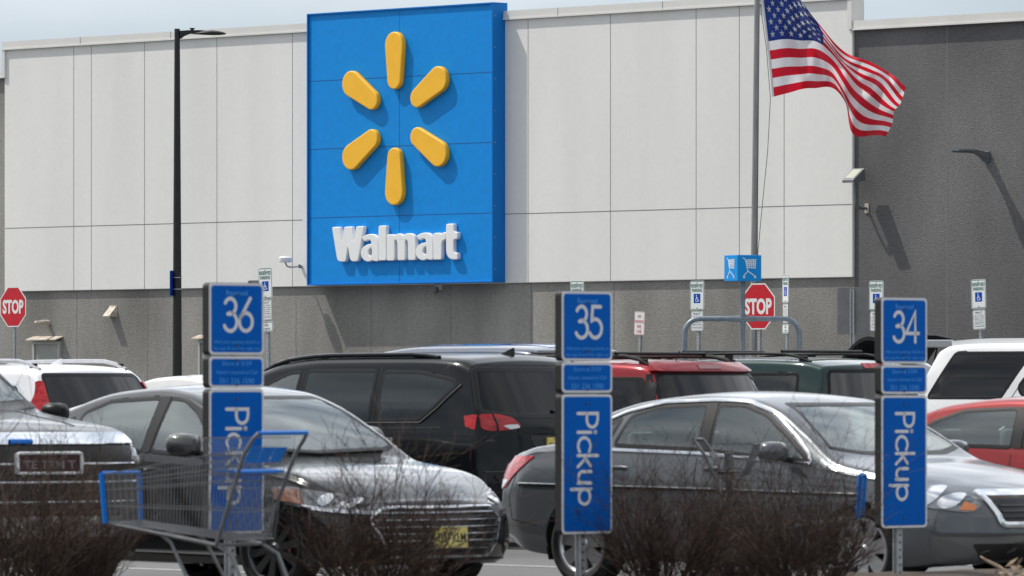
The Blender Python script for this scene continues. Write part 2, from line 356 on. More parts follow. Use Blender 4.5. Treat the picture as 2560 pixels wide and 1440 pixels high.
def curve_mesh(polys, ext, bev):
    cu = bpy.data.curves.new('outline', 'CURVE'); cu.dimensions = '2D'; cu.fill_mode = 'BOTH'; cu.extrude = ext; cu.bevel_depth = bev; cu.bevel_resolution = 2; cu.offset = -bev
    for p in polys:
        s = cu.splines.new('POLY'); s.points.add(len(p) - 1)
        for q, (x, z) in zip(s.points, p): q.co = (x, z, 0, 1)
        s.use_cyclic_u = True
    o = bpy.data.objects.new('outline', cu); me = bpy.data.meshes.new_from_object(o)
    n = len(me.vertices); co = np.empty(n * 3); me.vertices.foreach_get('co', co); co = co.reshape(n, 3); fs = [tuple(p.vertices) for p in me.polygons]
    bpy.data.objects.remove(o); bpy.data.curves.remove(cu); bpy.data.meshes.remove(me); return co, fs
def smooth_poly(p, it=2):
    """Round the corners of a traced outline slightly (corner cutting limited to short steps)."""
    for _ in range(it):
        q = []
        for i in range(len(p)):
            a, b = p[i], p[(i + 1) % len(p)]; L_ = math.hypot(b[0] - a[0], b[1] - a[1]); t = min(.25, .022 / max(L_, 1e-6))
            q += [(a[0] + (b[0] - a[0]) * t, a[1] + (b[1] - a[1]) * t), (b[0] - (b[0] - a[0]) * t, b[1] - (b[1] - a[1]) * t)]
        p = q
    return p
def build_store_sign():
    D = .37
    root = wall_root('store_sign', 'big square blue store sign with yellow sunburst and white name', 'sign')
    bl = noisy(mat('sign_panel_blue', (.0, .26, .72), .55, spec=.25), (.0, .235, .68), (.0, .27, .76), 6, 6, .6, .12, 90, .004)
    be = mat('sign_edge_blue', (.0, .17, .56), .5, spec=.25)
    ye = noisy(mat('sun_yellow', (.9, .48, .03), .45), (.95, .49, .02), (1.0, .545, .03), 4)
    wt = noisy(mat('letter_white', (.78, .79, .78), .4), (.82, .83, .83), (.87, .88, .88), 6)
    u0, u1 = U(768.5, D), U(1233.5, D); zb = Zm((770, 712), (1233, 708), d=D); zt = Zm((770, 34), (1233, 6), d=D)
    MB().box(u0 + .03, u1 - .03, -D + .02, -.0008, zb + .03, zt - .03).build('backing_panel', bl, root)
    mb = MB(); t = .03                                              # raised edge trim all round
    mb.box(u0, u1, -D - .02, -.0008, zt - t, zt); mb.box(u0, u1, -D - .02, -.0008, zb, zb + t)
    mb.box(u0, u0 + t, -D - .02, -.0008, zb + t + .0005, zt - t - .0005); mb.box(u1 - t, u1, -D - .02, -.0008, zb + t + .0005, zt - t - .0005); mb.build('frame', be, root, bevel=.004)
    y = -D + .02
    for pts in (((780, 202), (1230, 181)), ((772, 373), (1230, 356)), ((772, 545), (1230, 532))):
        z = Zm(*pts, d=D); MB().box(u0 + t, u1 - t, y - .002, y - .0003, z - .006, z + .006).build('panel_joint', mat('blue_joint', (.0, .07, .26), .6), root)
    u = U(997, D); mb = MB(); mb.box(u - .005, u + .005, y - .0025, y - .0022, zb + t, zt - t); mb.build('panel_joint', mat('blue_joint', (.0, .07, .26), .6), root)
    for k in range(9):                                              # fixing screws down the side
        z = zb + .25 + (zt - zb - .5) * k / 8
        for yy in (-.05, -D + .04): MB().lathe([(.0, .004), (.008, .003), (.012, 0)], 8, 'x', (u1, yy, z)).build('screw', M_galv, root)
    cu, cz = wuv(993, 296.5, D)
    ro, ri, Ro, Ri = .25, .185, 1.66 - .25, .56 + .185
    for k in range(6):
        a0 = R(90 + 60 * k); sn = (ro - ri) / (Ro - Ri); b = math.degrees(math.asin(sn))
        p = arc(0, Ro, ro, 0 + b * -1 + 0, 180 + b, 20)
        p = [(x, z) for x, z in arc(0, Ro, ro, -b, 180 + b, 20)] + [(x, z) for x, z in arc(0, Ri, ri, 180 + b, 360 - b, 18)]
        co, fs = curve_mesh([p], .035, .022)
        th = a0 - math.pi / 2; mb = MB()
        mb.add([(cu + x * math.cos(th) - z * math.sin(th), -D + .02 - .06 - q, cz + x * math.sin(th) + z * math.cos(th)) for x, z, q in co], fs)
        mb.build('sunburst_ray', ye, root, smooth=True)
    Z = lambda pts, dx=0, dy=0: [wuv((x + dx) / 7.111 + 820, (y + dy) / 7.111 + 530, D) for x, y in pts]
    Wp = [(120, 290), (134, 268), (262, 264), (298, 530), (333, 280), (345, 264), (478, 257), (515, 522), (547, 275), (560, 257), (690, 251), (588, 850), (570, 882), (475, 884), (438, 845), (402, 610), (368, 855), (350, 890), (245, 884), (210, 845)]
    a_o = [(648, 455), (668, 436), (740, 400), (815, 390), (875, 402), (922, 448), (942, 530), (948, 865), (930, 880), (880, 880), (835, 860), (800, 880), (750, 890), (695, 868), (645, 810), (628, 740), (638, 680), (675, 622), (735, 583), (820, 563), (812, 525), (795, 502), (765, 498), (720, 515), (695, 530)]
    a_h = [(766, 690), (785, 655), (815, 640), (824, 640), (824, 765), (800, 785), (772, 765), (760, 725)]
    l_ = [(945, 265), (963, 245), (1085, 241), (1085, 864), (960, 868), (947, 850)]
    m_ = [(1092, 420), (1110, 400), (1215, 396), (1225, 420), (1265, 395), (1310, 379), (1350, 390), (1372, 425), (1420, 388), (1490, 377), (1550, 390), (1590, 440), (1607, 520), (1609, 857), (1483, 860), (1470, 845), (1468, 560), (1455, 505), (1432, 495), (1420, 525), (1422, 862), (1295, 864), (1283, 848), (1280, 560), (1267, 505), (1248, 495), (1232, 525), (1230, 867), (1105, 870), (1093, 850)]
    r_ = [(1920, 395), (1936, 374), (2035, 369), (2047, 400), (2090, 366), (2143, 356), (2143, 490), (2108, 497), (2075, 530), (2067, 580), (2067, 850), (1938, 853), (1922, 838)]
    t_ = [(2146, 235), (2165, 211), (2285, 206), (2285, 349), (2357, 357), (2352, 485), (2282, 488), (2280, 690), (2302, 728), (2352, 721), (2357, 835), (2330, 850), (2260, 850), (2200, 827), (2162, 770), (2146, 690)]
    for nm, ps in (('W', [Z(Wp)]), ('a', [Z(a_o), Z(a_h)]), ('l', [Z(l_)]), ('m', [Z(m_)]), ('a', [Z(a_o, 971, -24), Z(a_h, 971, -24)]), ('r', [Z(r_)]), ('t', [Z(t_)])):
        co, fs = curve_mesh([smooth_poly(p) for p in ps], .032, .014); mb = MB(); mb.add([(x, -D + .02 - .05 - q, z) for x, z, q in co], fs)
        mb.build('letter', wt, root, smooth=True)
build_store_sign()

def build_wall_fixtures():
    gm = noisy(mat('fixture_grey', (.16, .18, .19), .5, .3), (.13, .15, .16), (.2, .22, .23), 12); lens = mat('lamp_lens', (.5, .5, .42), .2)
    cream = noisy(mat('cream_metal', (.62, .58, .5), .6), (.4, .32, .22), (.68, .64, .57), 14, 8)
    def base(name, label, cat, px, py, d=0.):
        u, z = wuv(px, py); v = Vector((OX, OY, gz(OY))) + Vector((TX, TY, 0)) * u + Vector((NX, NY, 0)) * d + Vector((0, 0, z))
        return empty(name, v, -WA, label, cat)
    f = base('floodlight', 'square floodlight on a bent arm fixed to the dark grey wall', 'wall light', 2168, 521)
    f.scale = (.82, .82, .86)
    MB().box(-.055, .055, -.025, -.0005, -.1, .1).build('wall_plate', cream, f, bevel=.004)
    MB().tube([(0, -.03, 0), (0, -.22, .0), (-.0, -.33, .06), (0, -.37, .18), (0, -.38, .5)], .033, 10).build('arm', gm, f, smooth=True)
    mb = MB(); mb.add([(-.17, -.62, .52), (.17, -.62, .52), (.17, -.22, .56), (-.17, -.22, .56), (-.17, -.62, .58), (.17, -.62, .58), (.17, -.26, .83), (-.17, -.26, .83)],
        [(0, 3, 2, 1), (4, 5, 6, 7), (0, 1, 5, 4), (1, 2, 6, 5), (2, 3, 7, 6), (3, 0, 4, 7)]); hs = mb.build('housing', gm, f, bevel=.012)
    n = Vector((0, -.57, .82)); mb = MB(); mb.add([Vector(p) + n * .006 for p in ((-.13, -.575, .611), (.13, -.575, .611), (.13, -.305, .799), (-.13, -.305, .799))], [(0, 1, 2, 3)]); mb.build('lens', lens, hs, recalc=False)
    a = base('area_light', 'slim arm light with finned underside high on the dark grey wall', 'wall light', 2468, 391)
    a.scale = (.85, .82, .85)
    MB().box(-.075, .075, -.05, -.0005, -.12, .11).build('wall_plate', gm, a, bevel=.008)
    mb = MB(); secs = [(-.05, .085, -.1, .09), (-.18, .08, -.01, .1), (-.34, .085, .05, .115), (-.55, .17, .075, .125), (-.95, .17, .085, .125), (-1.05, .13, .095, .12)]; vs = []
    for y, hw, za, zb in secs: vs += [(-hw, y, za), (hw, y, za), (hw, y, zb), (-hw, y, zb)]
    fs = [(0, 1, 2, 3), tuple(len(vs) - k for k in (1, 2, 3, 4))] + [(i * 4 + k, i * 4 + (k + 1) % 4, i * 4 + 4 + (k + 1) % 4, i * 4 + 4 + k) for i in range(len(secs) - 1) for k in range(4)]
    mb.add(vs, fs).build('head', gm, a, bevel=.006)
    mb = MB()
    for k in range(8): mb.box(-.15, .15, -.58 - .05 * k, -.565 - .05 * k, .062, .083)
    mb.build('fin', gm, a)
    v = base('vent_hood', 'small cream sloped vent hood on the grey wall right of the door', 'vent', 283, 778)
    mb = MB(); mb.add([(-.1, -.001, .1), (.1, -.001, .1), (.1, -.2, -.1), (-.1, -.2, -.1), (-.1, -.001, -.1), (.1, -.001, -.1)], [(0, 1, 2, 3), (4, 3, 2, 5), (0, 3, 4), (1, 5, 2)]); mb.build('hood', cream, v)
    MB().box(-.12, .12, -.01, -.0005, -.12, .12).build('wall_flange', cream, v)
    p = base('pipe_stub', 'short crusty pipe stub sticking out of the wall above the door', 'pipe', 122, 806)
    MB().tube([(0, -.001, 0), (0, -.19, -.005)], .052, 14).build('collar', cream, p, smooth=True)
    MB().tube([(0, -.19, -.005), (0, -.33, -.01), (.0, -.36, -.03)], [.04, .045, .03], 12).build('nozzle', cream, p, smooth=True)
    c = base('antenna_dome', 'white flat dome sensor on a curved bracket beside the blue sign', 'sensor', 760, 666, .06)
    MB().lathe([(0, .06), (.03, .055), (.04, 0)], 16, 'y', (0, -.06, 0)).build('wall_flange', M_galv, c, smooth=True)
    MB().tube([(0, -.02, 0), (0, -.3, -.02), (-.01, -.38, 0), (-.01, -.42, .07)], .017, 8).build('bracket', M_galv, c, smooth=True)
    MB().lathe([(0, .07), (.12, .07), (.13, .1), (.13, .16), (.1, .185), (0, .19)], 24, 'z', (-.01, -.42, 0)).build('dome', M_white, c, smooth=True)
    e = base('dome_camera', 'small grey dome camera tucked under the blue sign', 'camera', 1101, 722)
    MB().box(-.06, .06, -.1, -.0005, -.02, .09).build('mount', M_white, e, bevel=.01)
    MB().lathe([(.07, .0), (.075, -.04), (.06, -.1), (.03, -.13), (0, -.14)], 20, 'z', (0, -.14, .03)).build('dome', gm, e, smooth=True)
build_wall_fixtures()

# ================================================================ POLES AND FLAG
def build_lamp_post():
    Y = 106; b = at(443, 900, Y); r = empty('street_lamp', (b.x, Y, gz(Y)), 0, 'tall black lamp post with one flat arm light by the store', 'lamp post')
    bk = noisy(mat('black_powdercoat', (.008, .009, .011), .5), (.006, .007, .008), (.013, .014, .016), 8)
    top = at(443, 72, Y).z - gz(Y)
    MB().tube([(0, 0, 0), (0, 0, .02), (0, 0, top)], [.088, .088, .046], 20).build('pole', bk, r, smooth=True)
    mb = MB(); mb.box(-.2, .2, -.2, .2, 0, .03); mb.build('base_plate', bk, r)
    mb = MB(); px = 1 / 150.; z = lambda py: at(443, py, Y).z - gz(Y)
    prof = [(.045, z(77)), (.2, z(75.5)), (.38, z(75.5)), (.50, z(77)), (.5, z(82)), (.3, z(83.5)), (.2, z(85)), (.12, z(90)), (.06, z(97)), (.045, z(97))]
    mb.prism(prof, -.045, .045); mb.build('arm', bk, r, bevel=.006)
    n = 18; mb = MB()
    secs = [(.26, .05, z(84), z(85.5)), (.42, .15, z(78), z(87)), (.58, .18, z(75.3), z(88.4)), (.7, .17, z(77.5), z(88)), (.78, .12, z(80.5), z(86.8)), (.815, .05, z(83), z(85.5))]; vs = []
    for x, hw, zt, zb in secs:
        for k in range(n): a = 2 * math.pi * k / n; vs.append((x, hw * math.cos(a), (zt + zb) / 2 + (zt - zb) / 2 * math.sin(a)))
    fs = [tuple(range(n)), tuple(range((len(secs) - 1) * n, len(secs) * n))] + [(i * n + k, i * n + (k + 1) % n, i * n + n + (k + 1) % n, i * n + n + k) for i in range(len(secs) - 1) for k in range(n)]
    mb.add(vs, fs).build('lamp_head', bk, r, smooth=True)
    MB().lathe([(.025, 0), (.028, .015), (.05, .03), (.05, .036), (0, .037)], 14, 'z', (.25, 0, z(75.5))).build('photocell', bk, r, smooth=True)
    for py in (694, 723): MB().lathe([(.081, z(py) - .008), (.083, z(py)), (.081, z(py) + .008)], 20).build('steel_band', M_galv, r)
    s = empty('lot_sign', (b.x - .09, Y - .02, gz(Y) + z(708)), R(80), 'thin blue sign seen edge on, banded to the black lamp post', 'sign')
    MB().prism(rrect(.3, .42, .03), -.012, 0).build('panel', M_signblue, s)
build_lamp_post()
def build_flag():
    Y = 109.; b = at(1880, 900, Y); r = empty('flagpole', (b.x, Y, gz(Y)), 0, 'tall silver flagpole rising behind the stop sign', 'flagpole')
    pm = noisy(mat('brushed_aluminium', (.3, .3, .3), .45, .6), (.25, .25, .25), (.36, .36, .355), 30, 4, .6, mapscale=(1, 1, .1))
    top = at(1893.5, -60, Y); t = Vector((top.x - b.x, 0, top.z - gz(Y)))
    MB().tube([(0, 0, 0), t * .4, t], [.066, .058, .046], 20).build('pole', pm, r, smooth=True)
    MB().lathe([(0, .14), (.05, .12), (.075, .07), (.05, .02), (.03, 0)], 18, 'z', t).build('finial', mat('gold_ball', (.7, .5, .15), .25, .9), r, smooth=True)
    MB().lathe([(.16, 0), (.16, .05), (.08, .1), (.066, .1)], 20).build('base_collar', pm, r, smooth=True)
    q = lambda px, py, dy=0.: at(px, py, Y + dy) - Vector((b.x, Y, gz(Y)))
    MB().tube([q(1899, -40), q(1903, 30), q(1916, 120), q(1926, 246), q(1919, 380), q(1905, 520), q(1894, 640), q(1889, 860)], .006, 5).build('halyard', mat('rope', (.12, .12, .12), .8), r)
    f = empty('american_flag', at(1912, 20, Y), 0, 'stars and stripes flag streaming to the right from the flagpole', 'flag')
    fm = []
    for nm, c in (('flag_red', (.62, .01, .03)), ('flag_white', (.8, .8, .82)), ('flag_blue', (.012, .035, .2))):
        m = noisy(mat(nm, c, .75), tuple(k * .93 for k in c), tuple(min(1, k * 1.05) for k in c), 18, 5, .6, .15, 300, .002); fm.append(m)
        tnode = m.node_tree; bs = tnode.nodes['Principled BSDF']; o = tnode.nodes['Material Output']                    # thin cloth lets some light through
        tl = tnode.nodes.new('ShaderNodeBsdfTranslucent'); tl.inputs[0].default_value = (*c, 1); mx = tnode.nodes.new('ShaderNodeMixShader'); mx.inputs[0].default_value = .35
        tnode.links.new(bs.outputs[0], mx.inputs[1]); tnode.links.new(tl.outputs[0], mx.inputs[2]); tnode.links.new(mx.outputs[0], o.inputs['Surface'])
    Lz = np.array([  # v = 0, 3.5/13, 7/13, 10/13, 1 ; u = 0 .2 .4 .6 .8 1
        [(85, -235), (122, 85), (160, 402), (190, 670), (215, 940)],
        [(330, -150), (385, 120), (440, 378), (478, 640), (470, 880)],
        [(640, 215), (706, 360), (706, 452), (700, 660), (690, 838)],
        [(985, 545), (960, 640), (905, 690), (865, 850), (890, 985)],
        [(1270, 665), (1215, 775), (1120, 930), (1055, 1110), (995, 1290)],
        [(1490, 842), (1452, 985), (1395, 1080), (1380, 1210), (1310, 1345)]], float)
    gu = np.array([0, .2, .4, .6, .8, 1.]); gv = np.array([0, 3.5 / 13, 7 / 13, 10 / 13, 1.])
    def hermite(g, P, t):                                                # P[k] at g[k], smooth through
        i = int(min(max(np.searchsorted(g, t) - 1, 0), len(g) - 2)); h = g[i + 1] - g[i]; s = (t - g[i]) / h
        def tan(k):
            if k == 0: return (P[1] - P[0]) / (g[1] - g[0])
            if k == len(g) - 1: return (P[-1] - P[-2]) / (g[-1] - g[-2])
            return (P[k + 1] - P[k - 1]) / (g[k + 1] - g[k - 1])
        return (2 * s**3 - 3 * s**2 + 1) * P[i] + (s**3 - 2 * s**2 + s) * h * tan(i) + (-2 * s**3 + 3 * s**2) * P[i + 1] + (s**3 - s**2) * h * tan(i + 1)
    def pos(u, v):
        p = hermite(gu, np.array([hermite(gv, Lz[k], v) for k in range(6)]), u)
        wv = u * (.5 - v); am = min(u * 3, 1)
        p = p + am * np.array([14 * math.sin(9 * u + 3 * v), 13 * math.sin(15 * u - 4 * v + .6) + 9 * math.sin(26 * u + 5 * v)])
        dy = am * (.3 * math.sin(11 * u - 3.2 * v + .6) + .16 * math.sin(21 * u + 6 * v) + .07 * math.sin(37 * u - 9 * v) - .35 * u * (v - .5))
        return at(1880 + p[0] / 3.893, p[1] / 3.893, Y + .02 - dy) - f.location
    nu, nv = 100, 78; mb = MB(); base_vs = [pos(i / nu, j / nv) for i in range(nu + 1) for j in range(nv + 1)]; mb.v = [tuple(v) for v in base_vs]
    for i in range(nu):
        for j in range(nv):
            a = i * (nv + 1) + j; mb.f.append((a, a + 1, a + nv + 2, a + nv + 1)); mb.mi.append(2 if (i < 40 and j < 42) else (0 if (j // 6) % 2 == 0 else 1))
    mb.cur = 1
    def star(cu_, cv_, rr):
        vs = []
        for sgn in (1, -1):
            pts = [(cu_, cv_)] + [(cu_ + (rr if k % 2 == 0 else rr * .4) * math.sin(math.pi * k / 5) / 1.75, cv_ - (rr if k % 2 == 0 else rr * .4) * math.cos(math.pi * k / 5)) for k in range(10)]
            W3 = [pos(max(a, 0), min(max(b_, 0), 1)) for a, b_ in pts]; n = (W3[1] - W3[0]).cross(W3[4] - W3[0]).normalized() * .006 * sgn
            mb.add([p + n for p in W3], [(0, 1 + k, 1 + (k + 1) % 10) for k in range(10)])
    for row in range(9):
        for cidx in range(6 if row % 2 == 0 else 5):
            star((.4 / 12) * (1 + 2 * cidx + row % 2), (7 / 13 / 10) * (row + 1), .033)
    cl = mb.build('cloth', fm, f, smooth=False, recalc=False); cl.data.shade_smooth()
    MB().tube([pos(0, k / 12) + Vector((-.02, 0, 0)) for k in range(13)], .022, 6).build('header_band', M_white, f, smooth=True)
build_flag()

# ================================================================ SIGNS IN THE LOT
def channel_post(parent, h, wd=.075, z0=0., y=.012):
    """Punched steel U-channel post behind a sign."""
    mb = MB(); t = .006
    mb.box(-wd * .3, wd * .3, y, y + t, z0, h); mb.box(-wd * .3, -wd * .3 + t, y + t, y + .034, z0, h); mb.box(wd * .3 - t, wd * .3, y + t, y + .034, z0, h)
    mb.box(-wd * .5, -wd * .3 - .0005, y + .028, y + .034, z0, h); mb.box(wd * .3 + .0005, wd * .5, y + .028, y + .034, z0, h)
    mb.cur = 1; k = z0 + .03
    while k < h - .02:
        mb.add([(.009 * math.cos(a) , y - .0006, k + .009 * math.sin(a)) for a in [math.pi * 2 * q / 8 for q in range(8)]], [tuple(range(8))]); k += .0508
    return mb.build('post', [M_galv, M_ink], parent, recalc=False)
def bolts(parent, zs, y=-.004):
    for z in zs: MB().lathe([(.009, 0), (.008, -.004), (0, -.005)], 8, 'y', (0, y, z)).build('bolt', mat('bolt_steel', (.1, .1, .1), .4, .8), parent)
def panel(parent, name, w_, h, cz, m_face, m_border=None, bw=.01, inset=.012, r=.03, y=-.003, rake=0.):
    p = MB().prism(rrect(w_, h, r, cz=cz), y, y + .003).build(name, m_face, parent)
    if m_border:
        mb = MB(); ring(mb, rrect(w_ - 2 * inset, h - 2 * inset, max(r - inset, .004), cz=cz), rrect(w_ - 2 * inset - 2 * bw, h - 2 * inset - 2 * bw, max(r - inset - bw, .003), cz=cz), y - .0008); mb.build('border', m_border, p, recalc=False)
    return p
def wheelchair(parent, cz, s, y):
    """Blue square with the white wheelchair symbol."""
    b = MB().prism(rrect(s, s, s * .04, cz=cz), y - .0012, y - .0002).build('access_symbol', M_signblue, parent)
    k = s / 100; P = lambda x, z: (x * k, cz + z * k)
    dot = arc(-8 * k, cz + 33 * k, 3.2 * k, 0, 360, 12)
    paths = [dot, [P(-8, 24), P(-6, -6), P(12, -6), P(22, -28), P(30, -25)], [P(-7, 9), P(10, 9)], [(a, c) for a, c in arc(-2 * k, cz - 16 * k, 19 * k, 120, 345, 18)]]
    stroke(paths, 6.5 * k, y - .0018).build('wheelchair', M_signwhite, b, recalc=False)
def reserved_sign(px, py, s, fd=(NX, NY), van=True, penalty=True, label='', lean=0., ex=1.):
    """Reserved-parking sign whose upper panel tops out at photo pixel (px, py)."""
    Y = F / s; top = at(px, py, Y); r = empty('reserved_parking_sign', (top.x, Y, gz(Y)), face_rot(*fd), label, 'parking sign', 'reserved parking signs in front of the store')
    if lean: r.rotation_euler[1] = R(lean)
    h = top.z - gz(Y); w_ = .305 * ex
    channel_post(r, h - .03)
    cz = h - .2285; p = panel(r, 'sign_panel', w_, .457, cz, M_signwhite, M_green, .009, .008)
    mb = MB(); put_text(mb, 'RESERVED', 0, h - .078, w_ * .84, .055, -.0042, .03); put_text(mb, 'PARKING', 0, h - .148, w_ * .72, .055, -.0042, .03); mb.build('lettering', M_green, p, recalc=False)
    wheelchair(p, h - .275, .145, -.0032); bolts(p, (h - .035, h - .425)); z = h - .457 - .02
    if penalty:
        q = panel(r, 'penalty_panel', w_ * .86, .305, z - .1525, M_signwhite, M_ink, .005, .007)
        mb = MB(); put_text(mb, 'PENALTY', 0, z - .043, w_ * .52, .03, -.0042, .012)
        for k, (t_, wd) in enumerate((('$250 1ST OFFENSE', .62), ('SUBSEQUENT OFFENSES', .7), ('$250 MIN. AND/OR', .66), ('UP TO 90 DAYS', .6), ('COMMUNITY SERVICE', .68))): put_text(mb, t_, 0, z - .085 - .03 * k, w_ * wd, .018, -.0042, .01)
        put_text(mb, 'TOW-AWAY ZONE', 0, z - .258, w_ * .68, .022, -.0042, .015); mb.box(-w_ * .4, w_ * .4, -.0044, -.0042, z - .231, z - .228); mb.build('lettering', M_ink, q, recalc=False)
        z -= .325
    if van:
        q = panel(r, 'van_panel', w_, .152, z - .076, M_signwhite, M_green, .009, .007)
        mb = MB(); put_text(mb, 'VAN', 0, z - .054, w_ * .33, .036, -.0042, .02); mb.build('lettering', M_green, q, recalc=False); mb = MB(); put_text(mb, 'ACCESSIBLE', 0, z - .106, w_ * .62, .026, -.0042, .012); mb.build('lettering', M_green, q, recalc=False); bolts(q, (z - .02, z - .135))
    return r
G1 = 'van accessible'
reserved_sign(672, 669, 168, label='reserved wheelchair parking sign with van panel, right behind the number 36 sign', lean=-1.5)
reserved_sign(1443, 702, 160, label='reserved parking sign mostly hidden behind the number 35 sign', van=False)
reserved_sign(1743, 702, 160, label='reserved wheelchair parking sign with penalty panel left of the cart shelter arch', van=False)
reserved_sign(1964, 686, 155, fd=(-.95, -.3), label='narrow angled reserved parking sign with van panel, right of the stop sign', ex=.95)
reserved_sign(2191, 702, 160, label='reserved parking sign half hidden behind the number 34 sign', van=False)
reserved_sign(2457, 698, 160, label='reserved wheelchair parking sign above the white car roof, before the dark wall', van=False, lean=-1.8)
def stop_sign(px, py, s, fd, label):
    Y = F / s; c = at(px, py, Y); r = empty('stop_sign', (c.x, Y, gz(Y)), face_rot(*fd), label, 'stop sign', 'stop signs along the store lane'); h = c.z - gz(Y)
    channel_post(r, h + .34)
    o = lambda k: [(k / math.cos(R(22.5)) * math.cos(R(22.5 + 45 * i)), h + k / math.cos(R(22.5)) * math.sin(R(22.5 + 45 * i))) for i in range(8)]
    p = MB().prism(o(.381), -.003, 0).build('sign_panel', M_signwhite, r)
    f = MB().prism(o(.36), -.0042, -.0032).build('red_face', M_red, p)
    mb = MB(); put_text(mb, 'STOP', 0, h, .62, .27, -.0052, .04); mb.build('lettering', M_signwhite, f, recalc=False)
    bolts(p, (h + .3, h - .3), -.0045)
stop_sign(33, 767, 132, (NX, NY), 'red stop sign at the far left, before the grey wall')
stop_sign(1896, 766, 151, (NX, NY), 'red stop sign behind the grey cart shelter arch')
def fire_lane():
    Y = F / 139.5; c = at(1588.5, 808, Y); r = empty('fire_lane_sign', (c.x, Y, gz(Y)), face_rot(NX, NY), 'small white no parking fire lane sign with red letters by the wall', 'sign'); h = c.z - gz(Y)
    r.rotation_euler[1] = R(2.5)
    channel_post(r, h + .15); p = panel(r, 'sign_panel', .26, .42, h, M_signwhite, M_red, .006, .006)
    mb = MB()
    for t_, z, wd in (('NO', .125, .09), ('PARKING', .03, .22), ('FIRE', -.06, .11), ('LANE', -.145, .12)): put_text(mb, t_, 0, h + z, wd, .06, -.0042, .01)
    mb.build('lettering', M_red, p, recalc=False)
fire_lane()
def back_sign(px0, px1, py0, py1, s, label):
    Y = F / s; c = at((px0 + px1) / 2, (py0 + py1) / 2, Y); rz = face_rot(TX * .75 + .3, TY + .0); r = empty('turned_sign', (c.x, Y, gz(Y)), face_rot(.35, .94), label, 'sign')
    h = (py1 - py0) / s; zc = c.z - gz(Y); w_ = (px1 - px0) / s / .94
    MB().prism(rrect(w_, h, .035, cz=zc), -.004, 0).build('sign_panel', noisy(mat('bare_aluminium', (.2, .2, .2), .5, .35), (.18, .18, .18), (.24, .24, .24), 5), r); channel_post(r, zc + h / 2 - .02)
back_sign(2094, 2170, 719, 836, 158, 'bare grey back of a sign on a punched post, left of the number 34 sign')
back_sign(619, 660, 701, 770, 150, 'edge of a bare grey sign back peeking over the number 36 sign')

# stroke letters for the pickup signs (unit height)
GL = {
 '3': (.62, [arc(.28, .755, .235, 155, -90, 16) + arc(.28, .275, .275, 90, -155, 18), [(.17, .52), (.28, .52)]]),
 '6': (.66, [[(.50, 1.0), (.30, .72)] + [(.12, .46)] + arc(.31, .28, .275, 155, 515, 26)]),
 '5': (.64, [[(.53, .985), (.16, .985), (.12, .60)] + arc(.28, .30, .295, 122, -150, 20)]),
 '4': (.70, [[(.49, .0), (.49, 1.0), (.02, .285), (.66, .285)]]),
 'P': (.62, [[(.06, 0), (.06, 1.0), (.28, 1.0)] + arc(.30, .725, .265, 88, -88, 14) + [(.06, .46)]]),
 'i': (.22, [[(.08, 0), (.08, .66)], arc(.08, .88, .025, 0, 360, 8)]),
 'c': (.58, [arc(.34, .33, .31, 48, 312, 20)]),
 'k': (.54, [[(.06, 0), (.06, 1.02)], [(.44, .64), (.07, .30)], [(.17, .40), (.47, 0)]]),
 'u': (.60, [[(.06, .66), (.06, .26)] + arc(.27, .24, .21, 180, 360, 12) + [(.48, .66)], [(.48, .3), (.48, 0)]]),
 'p': (.62, [[(.06, -.34), (.06, .66)], arc(.33, .33, .28, 170, 530, 24)])}
def pickup_sign(num, px, ptop, s, label):
    Y = F / s; t = at(px, ptop, Y); r = empty('pickup_sign', (t.x, Y, gz(Y)), face_rot(.67, -.742), label, 'pickup sign', 'numbered pickup bay signs'); h = t.z - gz(Y)
    frame = mat('sign_frame_black', (.006, .006, .007), .6); bl = noisy(mat('pickup_blue', (.0, .115, .46), .55, spec=.08), (.0, .108, .49), (.0, .128, .54), 3, 8, .7, second=(1.2, (2, 1, .35), .86, 1.08)); pale = mat('pale_blue_ink', (.06, .34, .8), .5); lw = mat('pickup_white', (.72, .73, .74), .5)
    channel_post(r, .75, .075, -.12, .006)
    w_ = .445
    z = h
    for name, ht in (('number_panel', .452), ('store_panel', .2), ('pickup_panel', .905)):
        b = MB().prism(rrect(w_, ht, .03, cz=z - ht / 2), -.03, .03).build(name, frame, r)
        MB().prism(rrect(w_ - .004, ht - .004, .029, cz=z - ht / 2), -.034, -.0302).build('border', lw, b)
        f = MB().prism(rrect(w_ - .036, ht - .036, .022, cz=z - ht / 2), -.0362, -.0342).build('blue_face', bl, b); yy = -.0368
        if name == 'number_panel':
            paths = []; sc = .19; x = -sum(GL[c][0] for c in num) * sc / 2 + .015
            for c in num: paths += [[(x + a * sc, z - .302 + q * sc * 1.08) for a, q in p] for p in GL[c][1]]; x += GL[c][0] * sc * 1.02
            stroke(paths, .024, yy).build('lettering', lw, f, recalc=False)
            mb = MB(); put_text(mb, 'Reserved', 0, z - .062, .17, .034, yy); put_text(mb, 'Add your parking details in', 0, z - .372, .37, .026, yy); put_text(mb, "the app & we'll be right out", 0, z - .412, .385, .026, yy); mb.build('lettering', pale, f, recalc=False)
            bz = (z - .075, z - .39)
        elif name == 'store_panel':
            mb = MB(); put_text(mb, 'Store # 3159', 0, z - .047, .24, .03, yy); put_text(mb, "Haven't checked in? Call", 0, z - .1, .33, .024, yy); put_text(mb, '551 236 1590', 0, z - .155, .28, .034, yy); mb.build('lettering', pale, f, recalc=False)
            bz = (z - .025, z - .178)
        else:
            paths = []; sc = .175; pos = z - .115                      # reads downwards: letter x runs down, letter height runs right
            for c in 'Pickup': paths += [[(-.085 + q * sc, pos - a * sc) for a, q in p] for p in GL[c][1]]; pos -= GL[c][0] * sc * 1.07 + .002
            stroke(paths, .0215, yy).build('lettering', lw, f, recalc=False)
            bz = (z - .062, z - ht + .07)
        bolts(f, bz, -.037); z -= ht + .006
